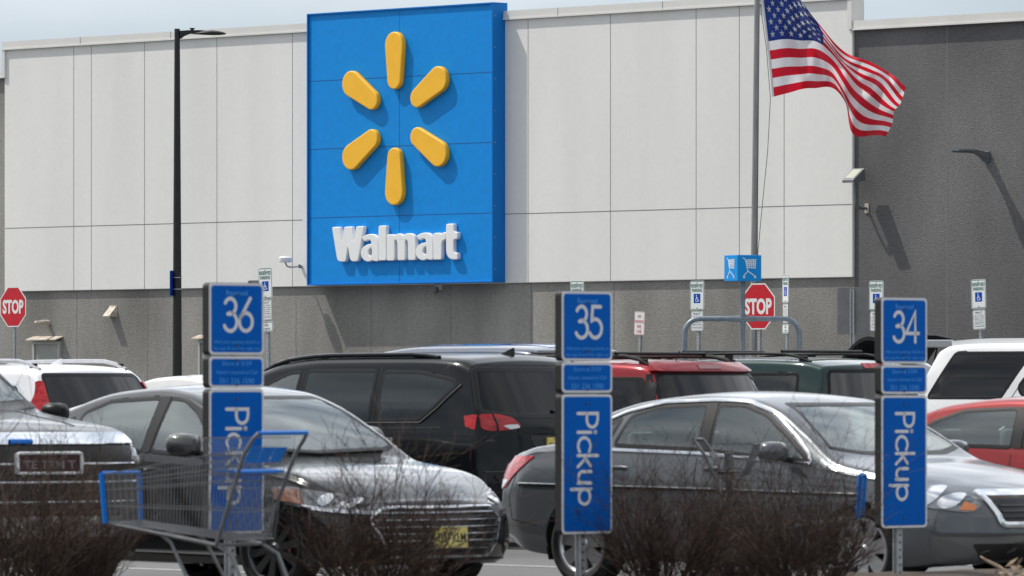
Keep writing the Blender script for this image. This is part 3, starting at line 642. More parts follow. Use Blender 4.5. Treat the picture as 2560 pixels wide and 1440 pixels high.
pickup_sign('36', 583, 707, 400, 'tall blue pickup sign with number 36 behind the shopping cart')
pickup_sign('35', 1459, 728, 387, 'tall blue pickup sign with number 35 behind the grey sedan trunk')
pickup_sign('34', 2252, 744, 367, 'tall blue pickup sign with number 34, twigs crossing its foot')

def cart_corral():
    s = 185.; Y = F / s; c = at(1857, 905, Y); r = empty('cart_corral', (c.x, Y, gz(Y)), R(0), 'grey tube cart corral arch topped by a blue cube with cart symbols', 'cart corral')
    q = lambda px, py: at(px, py, Y) - Vector((c.x, Y, gz(Y)))
    zt = q(0, 797).z; xl, xr = q(1712, 800).x, q(1998, 800).x; rad = .2; tr = .036
    arch = [(xl, 0, 0), (xl, 0, zt - rad)] + [(xl + rad - rad * math.cos(R(a)), 0, zt - rad + rad * math.sin(R(a))) for a in (15, 30, 45, 60, 75, 90)] + [(-.09, 0, zt)]
    MB().tube(arch, tr, 12).build('arch_tube', M_tube, r, smooth=True)
    arch = [(.09, 0, zt)] + [(xr - rad + rad * math.sin(R(a)), 0, zt - rad + rad * math.cos(R(a))) for a in (0, 15, 30, 45, 60, 75, 90)] + [(xr, 0, 0)]
    MB().tube(arch, tr, 12).build('arch_tube', M_tube, r, smooth=True)
    MB().tube([(0, 0, 0), (0, 0, q(0, 700).z)], .033, 12).build('post', M_tube, r, smooth=True)
    mb = MB(); mb.tube([(-.16, 0, zt), (.16, 0, zt)], .043, 12); mb.tube([(0, 0, zt - .07), (0, 0, zt + .07)], .042, 12); mb.build('tee_clamp', M_tube, r, smooth=True)
    for sx in (xl, xr):                                                # side rails run back from the arch
        mb = MB()
        for z in (.45, 1.0): mb.tube([(sx, 0, z), (sx + .4, 3.5, z)], .025, 8)
        mb.tube([(sx + .4, 3.5, 0), (sx + .4, 3.5, 1.02)], .025, 8); mb.build('side_rail', M_tube, r, smooth=True)
    cu = mat('cube_blue', (.0, .27, .7), .45, spec=.25); lw = mat('symbol_white', (.72, .77, .8), .5)
    zb, z1 = q(0, 703).z, q(0, 638).z; a = .37 / 1.0; hh = z1 - zb
    rz = R(27.5); k = MB().box(-a / 2, a / 2, -a / 2, a / 2, 0, hh).build('sign_cube', cu, r, bevel=.006, loc=(0, 0, zb), rot=(0, 0, rz))
    for ang in (0, -90):
        S = hh; P = lambda x, z: ((x - .5) * S * .95, S * (z * .86 + .07)); paths = []
        paths += [[P(.2, .95), P(.3, .88), P(.42, .36), P(.24, .16)], [P(.42, .36), P(.72, .16)]]
        paths += [[P(.30, .85), P(.78, .88), P(.76, .5), P(.40, .52)]]
        for i in range(4): paths.append([P(.36 + .1 * i, .84), P(.40 + .1 * i, .54)])
        for i in range(3): paths.append([P(.34, .78 - .08 * i), P(.76, .8 - .08 * i)])
        for wx, wz in ((.24, .1), (.76, .1)): paths.append([(a_, b_) for a_, b_ in arc(*P(wx, wz), S * .035, 0, 360, 10)])
        for wx, wz in ((.24, .1),): pass
        o = stroke(paths, S * .035, -a / 2 - .002).build('cart_symbol', lw, k, recalc=False, rot=(0, 0, R(ang)))
cart_corral()

# ================================================================ SHOPPING CARTS
def wire(mb, p, q, r=.0028):
    P, Q = Vector(p), Vector(q); d = (Q - P).normalized(); a = d.orthogonal().normalized() * r; b = d.cross(a)
    mb.add([P + a, P + b, P - a, P - b, Q + a, Q + b, Q - a, Q - b], [(0, 1, 5, 4), (1, 2, 6, 5), (2, 3, 7, 6), (3, 0, 4, 7)])
def make_cart(loc, rz, label, group, hm=None):
    """Wire cart: +x is the nose, z = 0 the ground."""
    r = empty('shopping_cart', loc, rz, label, 'shopping cart', group)
    wm = mat('cart_wire', (.2, .205, .21), .35, .7); fm = noisy(mat('cart_frame', (.15, .155, .16), .4, .6), (.12, .125, .13), (.19, .195, .2), 14)
    # basket corners: front/rear, bottom/top; half widths
    fb, ft, rb, rt = (.50, .185, .50), (.52, .2, .78), (-.40, .24, .40), (-.46, .29, .93)
    lerp = lambda a, b, t: tuple(a[i] + (b[i] - a[i]) * t for i in range(3))
    def side(t, v, sg): a = lerp(lerp(rb, fb, t), lerp(rt, ft, t), v); return (a[0], a[1] * sg, a[2])
    mb = MB()
    for sg in (1, -1):
        for k in range(43): wire(mb, side(k / 42, 0, sg), side(k / 42, 1, sg), .0022)
        for v in (.0, .33, .67, .82, 1): wire(mb, side(0, v, sg), side(1, v, sg), .0042)
    for k in range(25):                                                # floor
        s_ = -1 + 2 * k / 24; wire(mb, (rb[0], rb[1] * s_, rb[2]), (fb[0], fb[1] * s_, fb[2]), .0024)
    for k in range(9): t = k / 8; a = lerp(rb, fb, t); wire(mb, (a[0], -a[1], a[2]), (a[0], a[1], a[2]), .0035)
    for k in range(19): s_ = -1 + 2 * k / 18; wire(mb, (fb[0], fb[1] * s_, fb[2]), (ft[0], ft[1] * s_, ft[2]), .0022)
    for v in (.0, .33, .67, 1): a = lerp(fb, ft, v); wire(mb, (a[0], -a[1], a[2]), (a[0], a[1], a[2]), .004)
    mb.build('basket', wm, r, recalc=False)
    mb = MB()                                                          # swinging rear gate and child seat
    for k in range(23): s_ = -1 + 2 * k / 22; wire(mb, (rb[0] + .01, rb[1] * s_ * .96, rb[2] + .01), (rt[0] + .06, rt[1] * s_ * .95, rt[2] + .02), .0022)
    for v in (.05, .3, .55, .8, .98): a = lerp((rb[0] + .01, rb[1] * .96, rb[2]), (rt[0] + .06, rt[1] * .95, rt[2] + .02), v); wire(mb, (a[0], -a[1], a[2]), a, .004)
    mb.build('rear_gate', wm, r, recalc=False)
    mb = MB()
    for k in range(17): s_ = -1 + 2 * k / 16; wire(mb, (-.28, .25 * s_, .78), (-.2, .26 * s_, 1.0), .0022)
    for z, x in ((.78, -.28), (.89, -.24), (1., -.2)): wire(mb, (x, -.26, z), (x, .26, z), .004)
    for sg in (1, -1):
        for z, x0, x1 in ((.78, -.45, -.28), (.9, -.48, -.24), (1., -.5, -.2)): wire(mb, (x0, .27 * sg, z), (x1, .26 * sg, z), .004)
    seat = mb.build('child_seat', wm, r, recalc=False)
    MB().box(-.44, -.3, -.235, .235, .8, .812).build('seat_flap', hm or M_blue, seat, bevel=.004)
    for x0, x1 in ((-.2, -.075), (-.06, .06), (.075, .2)):
        mb = MB(); mb.add([(-.47, x0, .855), (-.475, x1, .855), (-.52, x1, .945), (-.52, x0, .945), (-.468, x0, .855), (-.468, x1, .855), (-.513, x1, .945), (-.513, x0, .945)],
                          [(0, 1, 2, 3), (4, 7, 6, 5), (0, 4, 5, 1), (1, 5, 6, 2), (2, 6, 7, 3), (3, 7, 4, 0)]); mb.build('seat_panel', hm or M_blue, seat)
    MB().tube([(-.44, -.27, .80), (-.44, .27, .80)], .011, 8).build('gate_bar', hm or M_blue, r, smooth=True)
    hp = (-.62, 1.03)
    for sg in (1, -1):                                                 # tilted uprights carry the handle
        MB().tube([(-.31, .255 * sg, .37), (-.52, .285 * sg, .90), (-.585, .285 * sg, hp[1] - .035), (-.615, .265 * sg, hp[1])], .0125, 10).build('upright', fm, r, smooth=True)
    MB().tube([(-.615, -.265, hp[1]), (-.615, .265, hp[1])], .0135, 10).build('handle', hm or M_blue, r, smooth=True)
    MB().tube([(fb[0] + .012, -fb[1] - .006, fb[2] - .01), (ft[0] + .012, -ft[1] - .006, ft[2] + .005)], .016, 8).build('corner_bumper', M_blue, r, smooth=True)
    MB().tube([(fb[0] + .012, fb[1] + .006, fb[2] - .01), (ft[0] + .012, ft[1] + .006, ft[2] + .005)], .016, 8).build('corner_bumper', M_blue, r, smooth=True)
    MB().tube([(ft[0] + .01, -ft[1], ft[2] + .008), (ft[0] + .01, ft[1], ft[2] + .008)], .010, 8).build('front_bar', M_blue, r, smooth=True)
    mb = MB()
    for sg in (1, -1):
        mb.tube([(fb[0], .18 * sg, fb[2] - .01), (.1, .2 * sg, .43), (-.31, .245 * sg, .37), (-.42, .25 * sg, .31), (-.50, .255 * sg, .13)], .0125, 8)
        mb.tube([(.12, .19 * sg, .43), (.05, .19 * sg, .38), (-.08, .2 * sg, .16)], .0115, 8)
        mb.tube([(-.5, .255 * sg, .13), (.45, .19 * sg, .15)], .0115, 8)
    mb.tube([(-.31, -.245, .37), (-.31, .245, .37)], .011, 8); mb.tube([(.1, -.2, .43), (.1, .2, .43)], .011, 8); mb.tube([(.45, -.19, .15), (.45, .19, .15)], .0115, 8)
    for k in range(9): wire(mb, (-.45, -.23 + .0575 * k, .14), (.44, -.18 + .045 * k, .155), .004)
    mb.build('chassis', fm, r, smooth=True)
    for x, y in ((-.5, .255), (-.5, -.255), (.43, .19), (.43, -.19)):
        c = MB(); c.box(x - .02, x + .02, y - .024, y - .019, .06, .14); c.box(x - .02, x + .02, y + .019, y + .024, .06, .14); c.box(x - .02, x + .02, y - .0185, y + .0185, .13, .14); cc = c.build('caster', fm, r)
        MB().lathe([(0, -.015), (.052, -.015), (.0625, -.011), (.0625, .011), (.052, .015), (0, .015)], 20, 'y', (x, y, .0625)).build('wheel', M_rubber, cc, smooth=True)
    return r
GC = 'shopping carts left in the planted strip'
def ground_iz(x, y): return gz(y) + .25
c_ = (-1.88, 37.75); make_cart((c_[0], c_[1], ground_iz(*c_)), R(150), 'empty shopping cart nosed left, in front of the number 36 sign', GC)
c_ = (1.90, 44.1); make_cart((c_[0], c_[1], ground_iz(*c_) - .12), R(-8), 'shopping cart half buried in bare twigs left of the number 34 sign', GC, M_black)

# ================================================================ SHRUBS
def shrub_mesh(seed, spread=.45, h=.95, stems=82):
    rg = random.Random(seed); segs = []; lv = []
    def grow(p, d, ln, r0, n, depth):
        for k in range(n):
            d = (d + Vector((rg.gauss(0, .13), rg.gauss(0, .13), rg.gauss(.02, .09)))).normalized(); q = p + d * (ln / n); r1 = r0 * .86
            segs.append((p, q, r0, r1)); p, r0 = q, r1
            if depth < 2:
                for _ in range(rg.choice((1, 2, 2, 3)) if depth == 0 else rg.choice((0, 1, 1, 2))):
                    sd = (d + Vector((rg.gauss(0, .55), rg.gauss(0, .55), rg.gauss(.15, .3)))).normalized()
                    grow(p, sd, ln * (rg.uniform(.22, .42) if depth == 0 else rg.uniform(.3, .6)), max(r0 * .6, .0017), 3 if depth == 0 else 2, depth + 1)
            elif rg.random() < .16: lv.append(p)
    for _ in range(stems):
        a = rg.uniform(0, 2 * math.pi); rr = spread * .55 * math.sqrt(rg.random()); d = Vector((math.cos(a) * rg.uniform(.1, .75), math.sin(a) * rg.uniform(.1, .75), 1)).normalized()
        grow(Vector((rr * math.cos(a), rr * math.sin(a), -.03)), d, h * (rg.uniform(.5, 1.0) if rg.random() < .82 else rg.uniform(1.0, 1.4)), rg.uniform(.004, .0085), 6, 0)
    vs, fs, mi = [], [], []
    for p, q, r0, r1 in segs:
        d = (q - p).normalized(); a = d.orthogonal().normalized(); b = d.cross(a); o = len(vs)
        for P, r_ in ((p, r0), (q, r1)):
            for k in range(3): t = 2 * math.pi * k / 3; vs.append(P + (a * math.cos(t) + b * math.sin(t)) * r_)
        fs += [(o, o + 1, o + 4, o + 3), (o + 1, o + 2, o + 5, o + 4), (o + 2, o, o + 3, o + 5)]; mi += [0, 0, 0]
    for p in lv:
        a = Vector((rg.gauss(0, 1), rg.gauss(0, 1), rg.gauss(0, 1))).normalized(); b = a.orthogonal().normalized(); s_ = rg.uniform(.003, .007); o = len(vs)
        vs += [p, p + (a + b) * s_, p + a * 2.2 * s_, p + (a - b) * s_]; fs.append((o, o + 1, o + 2, o + 3)); mi.append(2 if rg.random() < .03 else 1)
    me = bpy.data.meshes.new('bare_shrub'); me.from_pydata([tuple(v) for v in vs], [], fs)
    for m in (noisy(mat('twig_bark', (.045, .026, .018), .9), (.016, .010, .008), (.078, .044, .030), 7, 5), mat('dead_leaf', (.10, .035, .018), .9), mat('fresh_leaf', (.17, .2, .03), .8)): me.materials.append(m)
    me.polygons.foreach_set('material_index', mi); return me
SHRUBS = [shrub_mesh(1), shrub_mesh(2), shrub_mesh(3, .5, .9, 88)]
def shrub(k, px, s, sc, rz, label, dz=.2, sx=1.):
    Y = F / s; X = (px - 1280) / s; o = link('bare_shrub', SHRUBS[k], None, (X, Y, gz(Y) + dz), (0, 0, rz)); o.scale = (sc * sx, sc * sx, sc)
    tag(o, label, 'shrub', 'bare twiggy shrubs in the planted strip')
shrub(0, 30, 385, .82, .3, 'leafless dark shrub at the far left, before the truck grille', sx=1.2)
shrub(1, 215, 380, .68, 1.9, 'leafless low shrub behind the nose of the shopping cart', sx=1.0)
shrub(2, 945, 405, .78, 2.5, 'leafless shrub in front of the dark sedan grille', sx=1.25)
shrub(1, 1665, 385, .70, .9, 'leafless reddish shrub right of the number 35 sign', sx=1.3)
shrub(2, 1840, 375, .58, 4.1, 'leafless shrub before the grey sedan doors, between two other shrubs', sx=1.1)
shrub(0, 2010, 390, .72, 3.3, 'leafless shrub with a few yellow leaves before the half buried cart', sx=1.15)
def debris():
    Y = F / 400; b = at(2545, 1440, Y); r = tag(link('dead_branch', MB().tube([(0, 0, .0), (-.03, 0, .09), (-.12, .02, .16), (-.2, .02, .2), (-.235, .02, .225)], [.014, .013, .011, .008, .004], 8).build('tmp', M_black, None).data, None, (b.x, Y, gz(Y) + .26), (0, 0, 0)), 'pale forked dead branch on the mulch, lower right', 'branch')
    bpy.data.objects.remove(bpy.data.objects['tmp']); r.data.materials.clear(); r.data.materials.append(noisy(mat('pale_wood', (.4, .3, .2), .9), (.25, .18, .12), (.5, .4, .28), 30)); r.data.shade_smooth()
    rg = random.Random(8); mb = MB()
    for k in range(420):
        x, y = rg.uniform(-.55, .6), rg.uniform(-.4, .4); h = .3 * math.exp(-(x - .1)**2 / .12 - y * y / .1) * rg.random() ** .5; a = rg.uniform(0, 6.28); d = Vector((math.cos(a), math.sin(a), rg.gauss(0, .4))) * rg.uniform(.02, .045); n = d.orthogonal().normalized() * .012
        p = Vector((x, y, h + .0)); mb.add([p - d, p + n, p + d, p - n], [(0, 1, 2, 3)])
    Y2 = F / 405; b2 = at(2530, 1440, Y2); o = mb.build('leaf_litter', noisy(mat('dry_leaf', (.3, .22, .14), .9), (.12, .08, .05), (.42, .33, .22), 3, coords='Generated'), None, loc=(b2.x, Y2, gz(Y2) + .2), recalc=False); tag(o, 'heap of dry tan leaves on the planted strip', 'leaves', kind='stuff')
debris()

# ================================================================ CARS
def pch(pts, x):
    """Smooth curve through pts without overshoot."""
    X = np.array([p[0] for p in pts], float); Yv = np.array([p[1] for p in pts], float); x = np.clip(np.asarray(x, float), X[0], X[-1])
    h = np.diff(X); d = np.diff(Yv) / h; m = np.zeros(len(X)); m[0], m[-1] = d[0], d[-1]
    for i in range(1, len(X) - 1):
        if d[i - 1] * d[i] > 0: w1 = 2 * h[i] + h[i - 1]; w2 = h[i] + 2 * h[i - 1]; m[i] = (w1 + w2) / (w1 / d[i - 1] + w2 / d[i])
    i = np.clip(np.searchsorted(X, x) - 1, 0, len(X) - 2); t = (x - X[i]) / h[i]
    return (2 * t**3 - 3 * t**2 + 1) * Yv[i] + (t**3 - 2 * t**2 + t) * h[i] * m[i] + (-2 * t**3 + 3 * t**2) * Yv[i + 1] + (t**3 - t**2) * h[i] * m[i + 1]
def section(S, x):
    w = float(pch(S['plan'], x)); zb = float(pch(S['belt'], x)); zt = max(float(pch(S['top'], x)), zb + .03); zs = float(pch(S['sill'], x))
    k = S.get('tumble', .42); pts = [(0, zs + .02), (w * .45, zs + .01), (w * .8, zs), (w - .075, zs + .012)]; cz = S.get('crease', .68)
    for t in np.linspace(0.05, 1, 13):
        y = w - .055 * max(0, 1 - t / .3) ** 2
        y -= .016 * min(abs(t - cz) / cz, 1) ** 1.0 if t < cz else .05 * ((t - cz) / (1 - cz)) ** 1.7
        pts.append((y, zs + .012 + (zb - zs - .012) * t))
    wb = w - .05; hu = zt - zb; crown = min(S.get('crown', .045), .35 * hu); r = min(S.get('rad', .075), .45 * hu); wc = wb - k * max(hu - .05, 0) - .25 * min(hu, .05)
    Q = (wc, zt - crown); P1 = (wc + k * r, zt - crown - r); y2 = wc - 1.4 * r; zc = lambda y: zt - crown * (y / wc) ** 2; P2 = (y2, zc(y2))
    for t in np.linspace(0, 1, 11)[1:]: pts.append((wb + (P1[0] - wb) * t + .012 * math.sin(math.pi * t) * min(1, hu / .3), zb + (P1[1] - zb) * t))
    for t in np.linspace(0, 1, 8)[1:]: pts.append(((1 - t)**2 * P1[0] + 2 * t * (1 - t) * Q[0] + t * t * P2[0], (1 - t)**2 * P1[1] + 2 * t * (1 - t) * Q[1] + t * t * P2[1]))
    for t in np.linspace(1, 0, 11)[1:]: pts.append((y2 * t, zc(y2 * t)))
    return np.array(pts)
def body_grid(S):
    L2 = S['L'] / 2; xs = np.linspace(-L2 + .05, L2 - .05, int(S['L'] / .031)); rings = []
    def full(p): return np.vstack([np.c_[-p[:, 0], p[:, 1]], np.c_[p[-2:0:-1, 0], p[-2:0:-1, 1]]])
    for x in xs: p = full(section(S, x)); rings.append(np.c_[np.full(len(p), x), p])
    def caps(sgn):
        base = rings[0] if sgn < 0 else rings[-1]; x0 = base[0, 0]; yz = base[:, 1:]; hw = np.abs(yz[:, 0]).max(); zm = (yz[:, 1].max() + yz[:, 1].min()) / 2; hh = (yz[:, 1].max() - yz[:, 1].min()) / 2; out = []
        for a in (25, 50, 75, 90):
            d = .05 * (1 - math.cos(R(a))); out.append((x0 + sgn * .05 * math.sin(R(a)), (1 - d / hw), (1 - d / hh)))
        d = .05
        for f in np.linspace(1, 0.02, 16)[1:]: out.append((x0 + sgn * .05, (1 - d / hw) * f, (1 - d / hh) * f))
        return [np.c_[np.full(len(yz), x), yz[:, 0] * a, zm + (yz[:, 1] - zm) * b] for x, a, b in out]
    allr = caps(-1)[::-1] + rings + caps(1); n = len(allr[0]); V = np.vstack(allr); m = len(allr)
    F_ = [(i * n + j, i * n + (j + 1) % n, (i + 1) * n + (j + 1) % n, (i + 1) * n + j) for i in range(m - 1) for j in range(n)]
    W = S['W'] / 2; x = V[:, 0].copy()
    for sgn, key in ((1, 'nose'), (-1, 'tail')):
        ln, cp, pw, prof, ex = S[key]; x0 = L2 - ln; a = np.clip((sgn * x - x0) / ln, 0, 1) ** ex
        zz = np.interp(V[:, 2], [q[0] for q in prof], [q[1] for q in prof])
        V[:, 0] -= sgn * a * (cp * (np.abs(V[:, 1]) / W) ** pw + zz)
    return V, F_
def inpoly(P, x, y):
    c = np.zeros(len(x), bool); n = len(P)
    for i in range(n):
        (x1, y1), (x2, y2) = P[i], P[i - 1]; k = (y1 > y) != (y2 > y); c ^= k & (x < (x2 - x1) * (y - y1) / ((y2 - y1) if abs(y2 - y1) > 1e-12 else 1e-12) + x1)
    return c
def roundp(p, r=.05, n=4):
    out = []; m = len(p)
    for i in range(m):
        a, b, c = Vector(p[i - 1]), Vector(p[i]), Vector(p[(i + 1) % m]); da, dc = (a - b), (c - b); rr = min(r, da.length * .45, dc.length * .45); p1, p2 = b + da.normalized() * rr, b + dc.normalized() * rr
        for k in range(n + 1): t = k / n; q = p1 * (1 - t)**2 + b * 2 * t * (1 - t) + p2 * t * t; out.append((q.x, q.y))
    return out
def dense(p, step=.03, closed=True):
    out = []; m = len(p)
    for i in range(m if closed else m - 1):
        a, b = p[i], p[(i + 1) % m]; k = max(1, int(math.hypot(b[0] - a[0], b[1] - a[1]) / step)); out += [(a[0] + (b[0] - a[0]) * t / k, a[1] + (b[1] - a[1]) * t / k) for t in range(k)]
    if not closed: out.append(p[-1])
    return out
DIRS = {'R': (Vector((0, 1, 0)), lambda a, b: Vector((a, -4, b))), 'L': (Vector((0, -1, 0)), lambda a, b: Vector((a, 4, b))),
        'F': (Vector((-1, 0, 0)), lambda a, b: Vector((6, a, b))), 'B': (Vector((1, 0, 0)), lambda a, b: Vector((-6, a, b))), 'T': (Vector((0, 0, -1)), lambda a, b: Vector((a, b, 5)))}
class Car:
    def __init__(s, S, name, loc, rz, label, pm, cat='car', group=None):
        s.S = S; s.root = empty(name, loc, rz, label, cat, group); s.pm = pm; s.V, s.Fc = body_grid(S); s.bvh = BVHTree.FromPolygons([Vector(v) for v in s.V], s.Fc); s.holes = []
    def hit(s, ax, a, b):
        d, o = DIRS[ax]; h, n, i, q = s.bvh.ray_cast(o(a, b), d, 12)
        if h is None: return None, None
        if n.dot(d) > 0: n = -n
        return h, n
    def patch(s, name, ax, poly, m, off=.004, step=.07, parent=None, skirt=True, r=.0, hole=False, build=True):
        """A shaped panel that hugs the body: outline given in the view along axis ax."""
        if r: poly = roundp(poly, r)
        if hole: s.holes.append((ax, poly))
        pd = dense(poly, step * .6); nb = len(pd); P = list(pd); xs = [p[0] for p in pd]; ys = [p[1] for p in pd]
        gx = np.arange(min(xs) + step * .5, max(xs), step); gy = np.arange(min(ys) + step * .5, max(ys), step)
        if len(gx) and len(gy):
            A, B = np.meshgrid(gx, gy); A, B = A.ravel(), B.ravel(); k = inpoly(pd, A, B); P += list(zip(A[k], B[k]))
        vs, ed, fs, ov, oe, of = delaunay_2d_cdt([Vector(p) for p in P], [(i, (i + 1) % nb) for i in range(nb)], [], 1, 1e-5)
        mb = MB(); pts = []; ok = []; nn = []
        for v in vs:
            h, n = s.hit(ax, v.x, v.y); ok.append(h is not None); pts.append(h + n * off if h is not None else Vector((0, 0, 0))); nn.append(n)
        lim = .42
        F2 = [f for f in fs if all(ok[i] for i in f) and max((pts[f[i]] - pts[f[i - 1]]).length for i in range(len(f))) < lim]
        mb.add(pts, F2)
        if skirt:
            ec = {}
            for f in F2:
                for i in range(len(f)): e = tuple(sorted((f[i], f[i - 1]))); ec[e] = ec.get(e, 0) + 1
            for (a, b), c in ec.items():
                if c == 1: mb.add([pts[a], pts[b], pts[b] - nn[b] * (off + .012), pts[a] - nn[a] * (off + .012)], [(0, 1, 2, 3)])
        o = mb.build(name, m, parent or s.root, recalc=False); me = o.data
        bm = bmesh.new(); bm.from_mesh(me); d = DIRS[ax][0]
        for f in bm.faces:
            f.normal_update()
        bm.verts.ensure_lookup_table()
        flip = [f for f in bm.faces if f.normal.dot(d) > 0 and all(v.index < len(pts) for v in f.verts)]
        bmesh.ops.reverse_faces(bm, faces=flip); bm.to_mesh(me); bm.free(); me.shade_smooth(); me.set_sharp_from_angle(angle=R(45))
        return o
    def strip(s, name, ax, line, wd, m, off=.005, closed=False, parent=None, step=.03, raised=True):
        P = [Vector(p) for p in dense(line, step, closed)]; n = len(P); mb = MB(); rows = []
        for i in range(n):
            a = P[i - 1] if (closed or i) else P[i]; b = P[(i + 1) % n] if (closed or i < n - 1) else P[i]; t = (b - a); t = t.normalized() if t.length > 1e-9 else Vector((1, 0)); q = Vector((-t.y, t.x)); row = []
            for e, oo in ((-.5, off * .15), (-.42, off), (0, off * 1.15), (.42, off), (.5, off * .15)):
                u = P[i] + q * wd * e; h, nr = s.hit(ax, u.x, u.y); row.append(None if h is None else h + nr * (oo if raised else off))
            rows.append(row)
        for i in range(n if closed else n - 1):
            A, B = rows[i], rows[(i + 1) % n]
            for k in range(4):
                q = (A[k], A[k + 1], B[k + 1], B[k])
                if all(v is not None for v in q) and (q[0] - q[2]).length < .25: mb.add(q, [(0, 1, 2, 3)])
        return mb.build(name, m, parent or s.root, smooth=True, recalc=False)
    def sides(s, fn, **k):
        for ax in 'RL': fn(ax=ax, **k)
    def window(s, ax, poly, g, name='window', trim=.035, tm=None, r=.045, parent=None):
        p = roundp(poly, r); o = s.patch(name, ax, p, g, off=.0015, hole=True, skirt=False, parent=parent)
        s.strip('window_trim', ax, p, trim, tm or mat('window_rubber', (.006, .006, .007), .4, spec=.25), off=.003, closed=True, parent=o); return o
    def wheels(s, Rw, rimR, tw=.22, style=5, m=None, steer=0):
        m = m or M_alloy; cache = None
        for x in (s.S['xf'], s.S['xr']):
            for sg in (-1, 1):
                e = empty('wheel', (x, sg * (s.S['W'] / 2 - .03 - tw / 2), Rw)); e.parent = s.root
                if sg > 0: e.rotation_euler[2] = math.pi
                if x > 0 and steer: e.rotation_euler[2] += R(steer)
                if cache: 
                    for c in cache: d = c.copy(); COL.objects.link(d); d.parent = e
                    continue
                h = tw / 2; q = rimR + .012
                t = MB().lathe([(q, -h + .02), (q + .02, -h), (Rw - .055, -h - .008), (Rw - .022, -h + .004), (Rw - .004, -h + .028), (Rw, -h + .06), (Rw, h - .06), (Rw - .004, h - .028), (Rw - .022, h - .004), (q + .02, h), (q, h - .02)], 48, 'y').build('tyre', M_rubber, e, smooth=True)
                mb = MB(); mb.lathe([(q + .004, -h + .012), (rimR - .004, -h + .012), (rimR - .02, -h + .03), (rimR - .028, h - .03)], 48, 'y')
                mb.lathe([(0, -h + .022), (.028, -h + .022), (.034, -h + .03), (.075, -h + .045), (.08, -h + .09)], 24, 'y')
                for k in range(style):
                    a = 2 * math.pi * k / style + .2; c_, s_ = math.cos(a), math.sin(a); w0, w1 = (.042, .062) if style < 8 else (.022, .034)
                    def T(rd, tn, y): return (rd * c_ - tn * s_, y, rd * s_ + tn * c_)
                    vs = [T(.04, -w0, -h + .035), T(.04, w0, -h + .035), T(rimR * .62, -w1 * .8, -h + .03), T(rimR * .62, w1 * .8, -h + .03), T(rimR - .012, -w1, -h + .022), T(rimR - .012, w1, -h + .022)]
                    vs += [(v[0], v[1] + .035, v[2]) for v in vs]
                    mb.add(vs, [(0, 1, 3, 2), (2, 3, 5, 4), (6, 8, 9, 7), (8, 10, 11, 9), (0, 2, 8, 6), (2, 4, 10, 8), (1, 7, 9, 3), (3, 9, 11, 5), (4, 5, 11, 10)])
                rm = mb.build('rim', m, e, bevel=0, smooth=True)
                dk = MB().lathe([(rimR - .03, h * .1), (0, h * .1 - .001)], 32, 'y').build('brake_shadow_plate', mat('brake_shadow_dark', (.018, .017, .016), .8), e, smooth=True); dk.name = 'brake_shadow_disc'  # near-black disc stands in for the shade behind the spokes
                cache = [t, rm, dk]
    def mirror(s, x, z, m, sz=1., sd=(-1, 1)):
        for sg in sd:
            h, n = s.hit('R' if sg < 0 else 'L', x, z)
            y0 = abs(h.y) if h is not None else s.S['W'] / 2 - .05
            mb = MB(); secs = [(.10, .02, .05), (.07, .07, .085), (.0, .1, .1), (-.05, .105, .1), (-.065, .098, .092)]; n_ = 14; vs = []
            for dx, a, b in secs:
                for k in range(n_):
                    t = 2 * math.pi * k / n_; cy, cz = math.cos(t), math.sin(t); cy = math.copysign(abs(cy) ** .7, cy); cz = math.copysign(abs(cz) ** .7, cz); vs.append((x + dx * sz, sg * (y0 + .16 * sz + a * 1.15 * cy * sz), z + .085 * sz + b * .78 * cz * sz))
            fs = [tuple(range(n_)), tuple(range((len(secs) - 1) * n_, len(secs) * n_))] + [(i * n_ + k, i * n_ + (k + 1) % n_, i * n_ + n_ + (k + 1) % n_, i * n_ + n_ + k) for i in range(len(secs) - 1) for k in range(n_)]
            mb.add(vs, fs); o = mb.build('side_mirror', m, s.root, smooth=True)
            MB().tube([(x + .02, sg * (y0 - .03), z + .01), (x + .01, sg * (y0 + .06 * sz), z + .03), (x, sg * (y0 + .14 * sz), z + .06)], [.03, .026, .024], 8).build('mirror_arm', M_black, o, smooth=True)
    def handles(s, xs, z, m, ln=.2, ax='RL'):
        for a in ax:
            for x in xs:
                h, n = s.hit(a, x, z)
                if h is None: continue
                h1, n1 = s.hit(a, x + ln / 2, z); h2, n2 = s.hit(a, x - ln / 2, z)
                MB().tube([h1 - n1 * .004, h1 + n1 * .02 + Vector((-.03, 0, 0)), h + n * .034, h2 + n2 * .02 + Vector((.03, 0, 0)), h2 - n2 * .004], [.012, .015, .016, .015, .012], 8).build('door_handle', m, s.root, smooth=True)
    def plate(s, ax, y, z, text='', m=None, ink=None, top='', wd=.305, ht=.152, tilt=True):
        h, n = s.hit(ax, y, z)
        o = MB().prism(rrect(wd, ht, .012), -.02, 0).build('licence_plate', m or M_plate, s.root)
        q = (n if tilt else Vector((n.x, 0, 0)).normalized()); q = Vector((q.x, q.y, q.z * .6)).normalized(); o.rotation_mode = 'QUATERNION'; o.rotation_quaternion = q.to_track_quat('-Y', 'Z') ; o.location = h + q * .004
        if text:
            mb = MB(); put_text(mb, text, 0, -.004, wd * .86, ht * .46, -.0208, .02)
            if top: put_text(mb, top, 0, ht * .39, wd * .5, ht * .13, -.0208, .01)
            mb.build('lettering', ink or mat('plate_ink', (.03, .03, .03), .5), o, recalc=False)
        return o
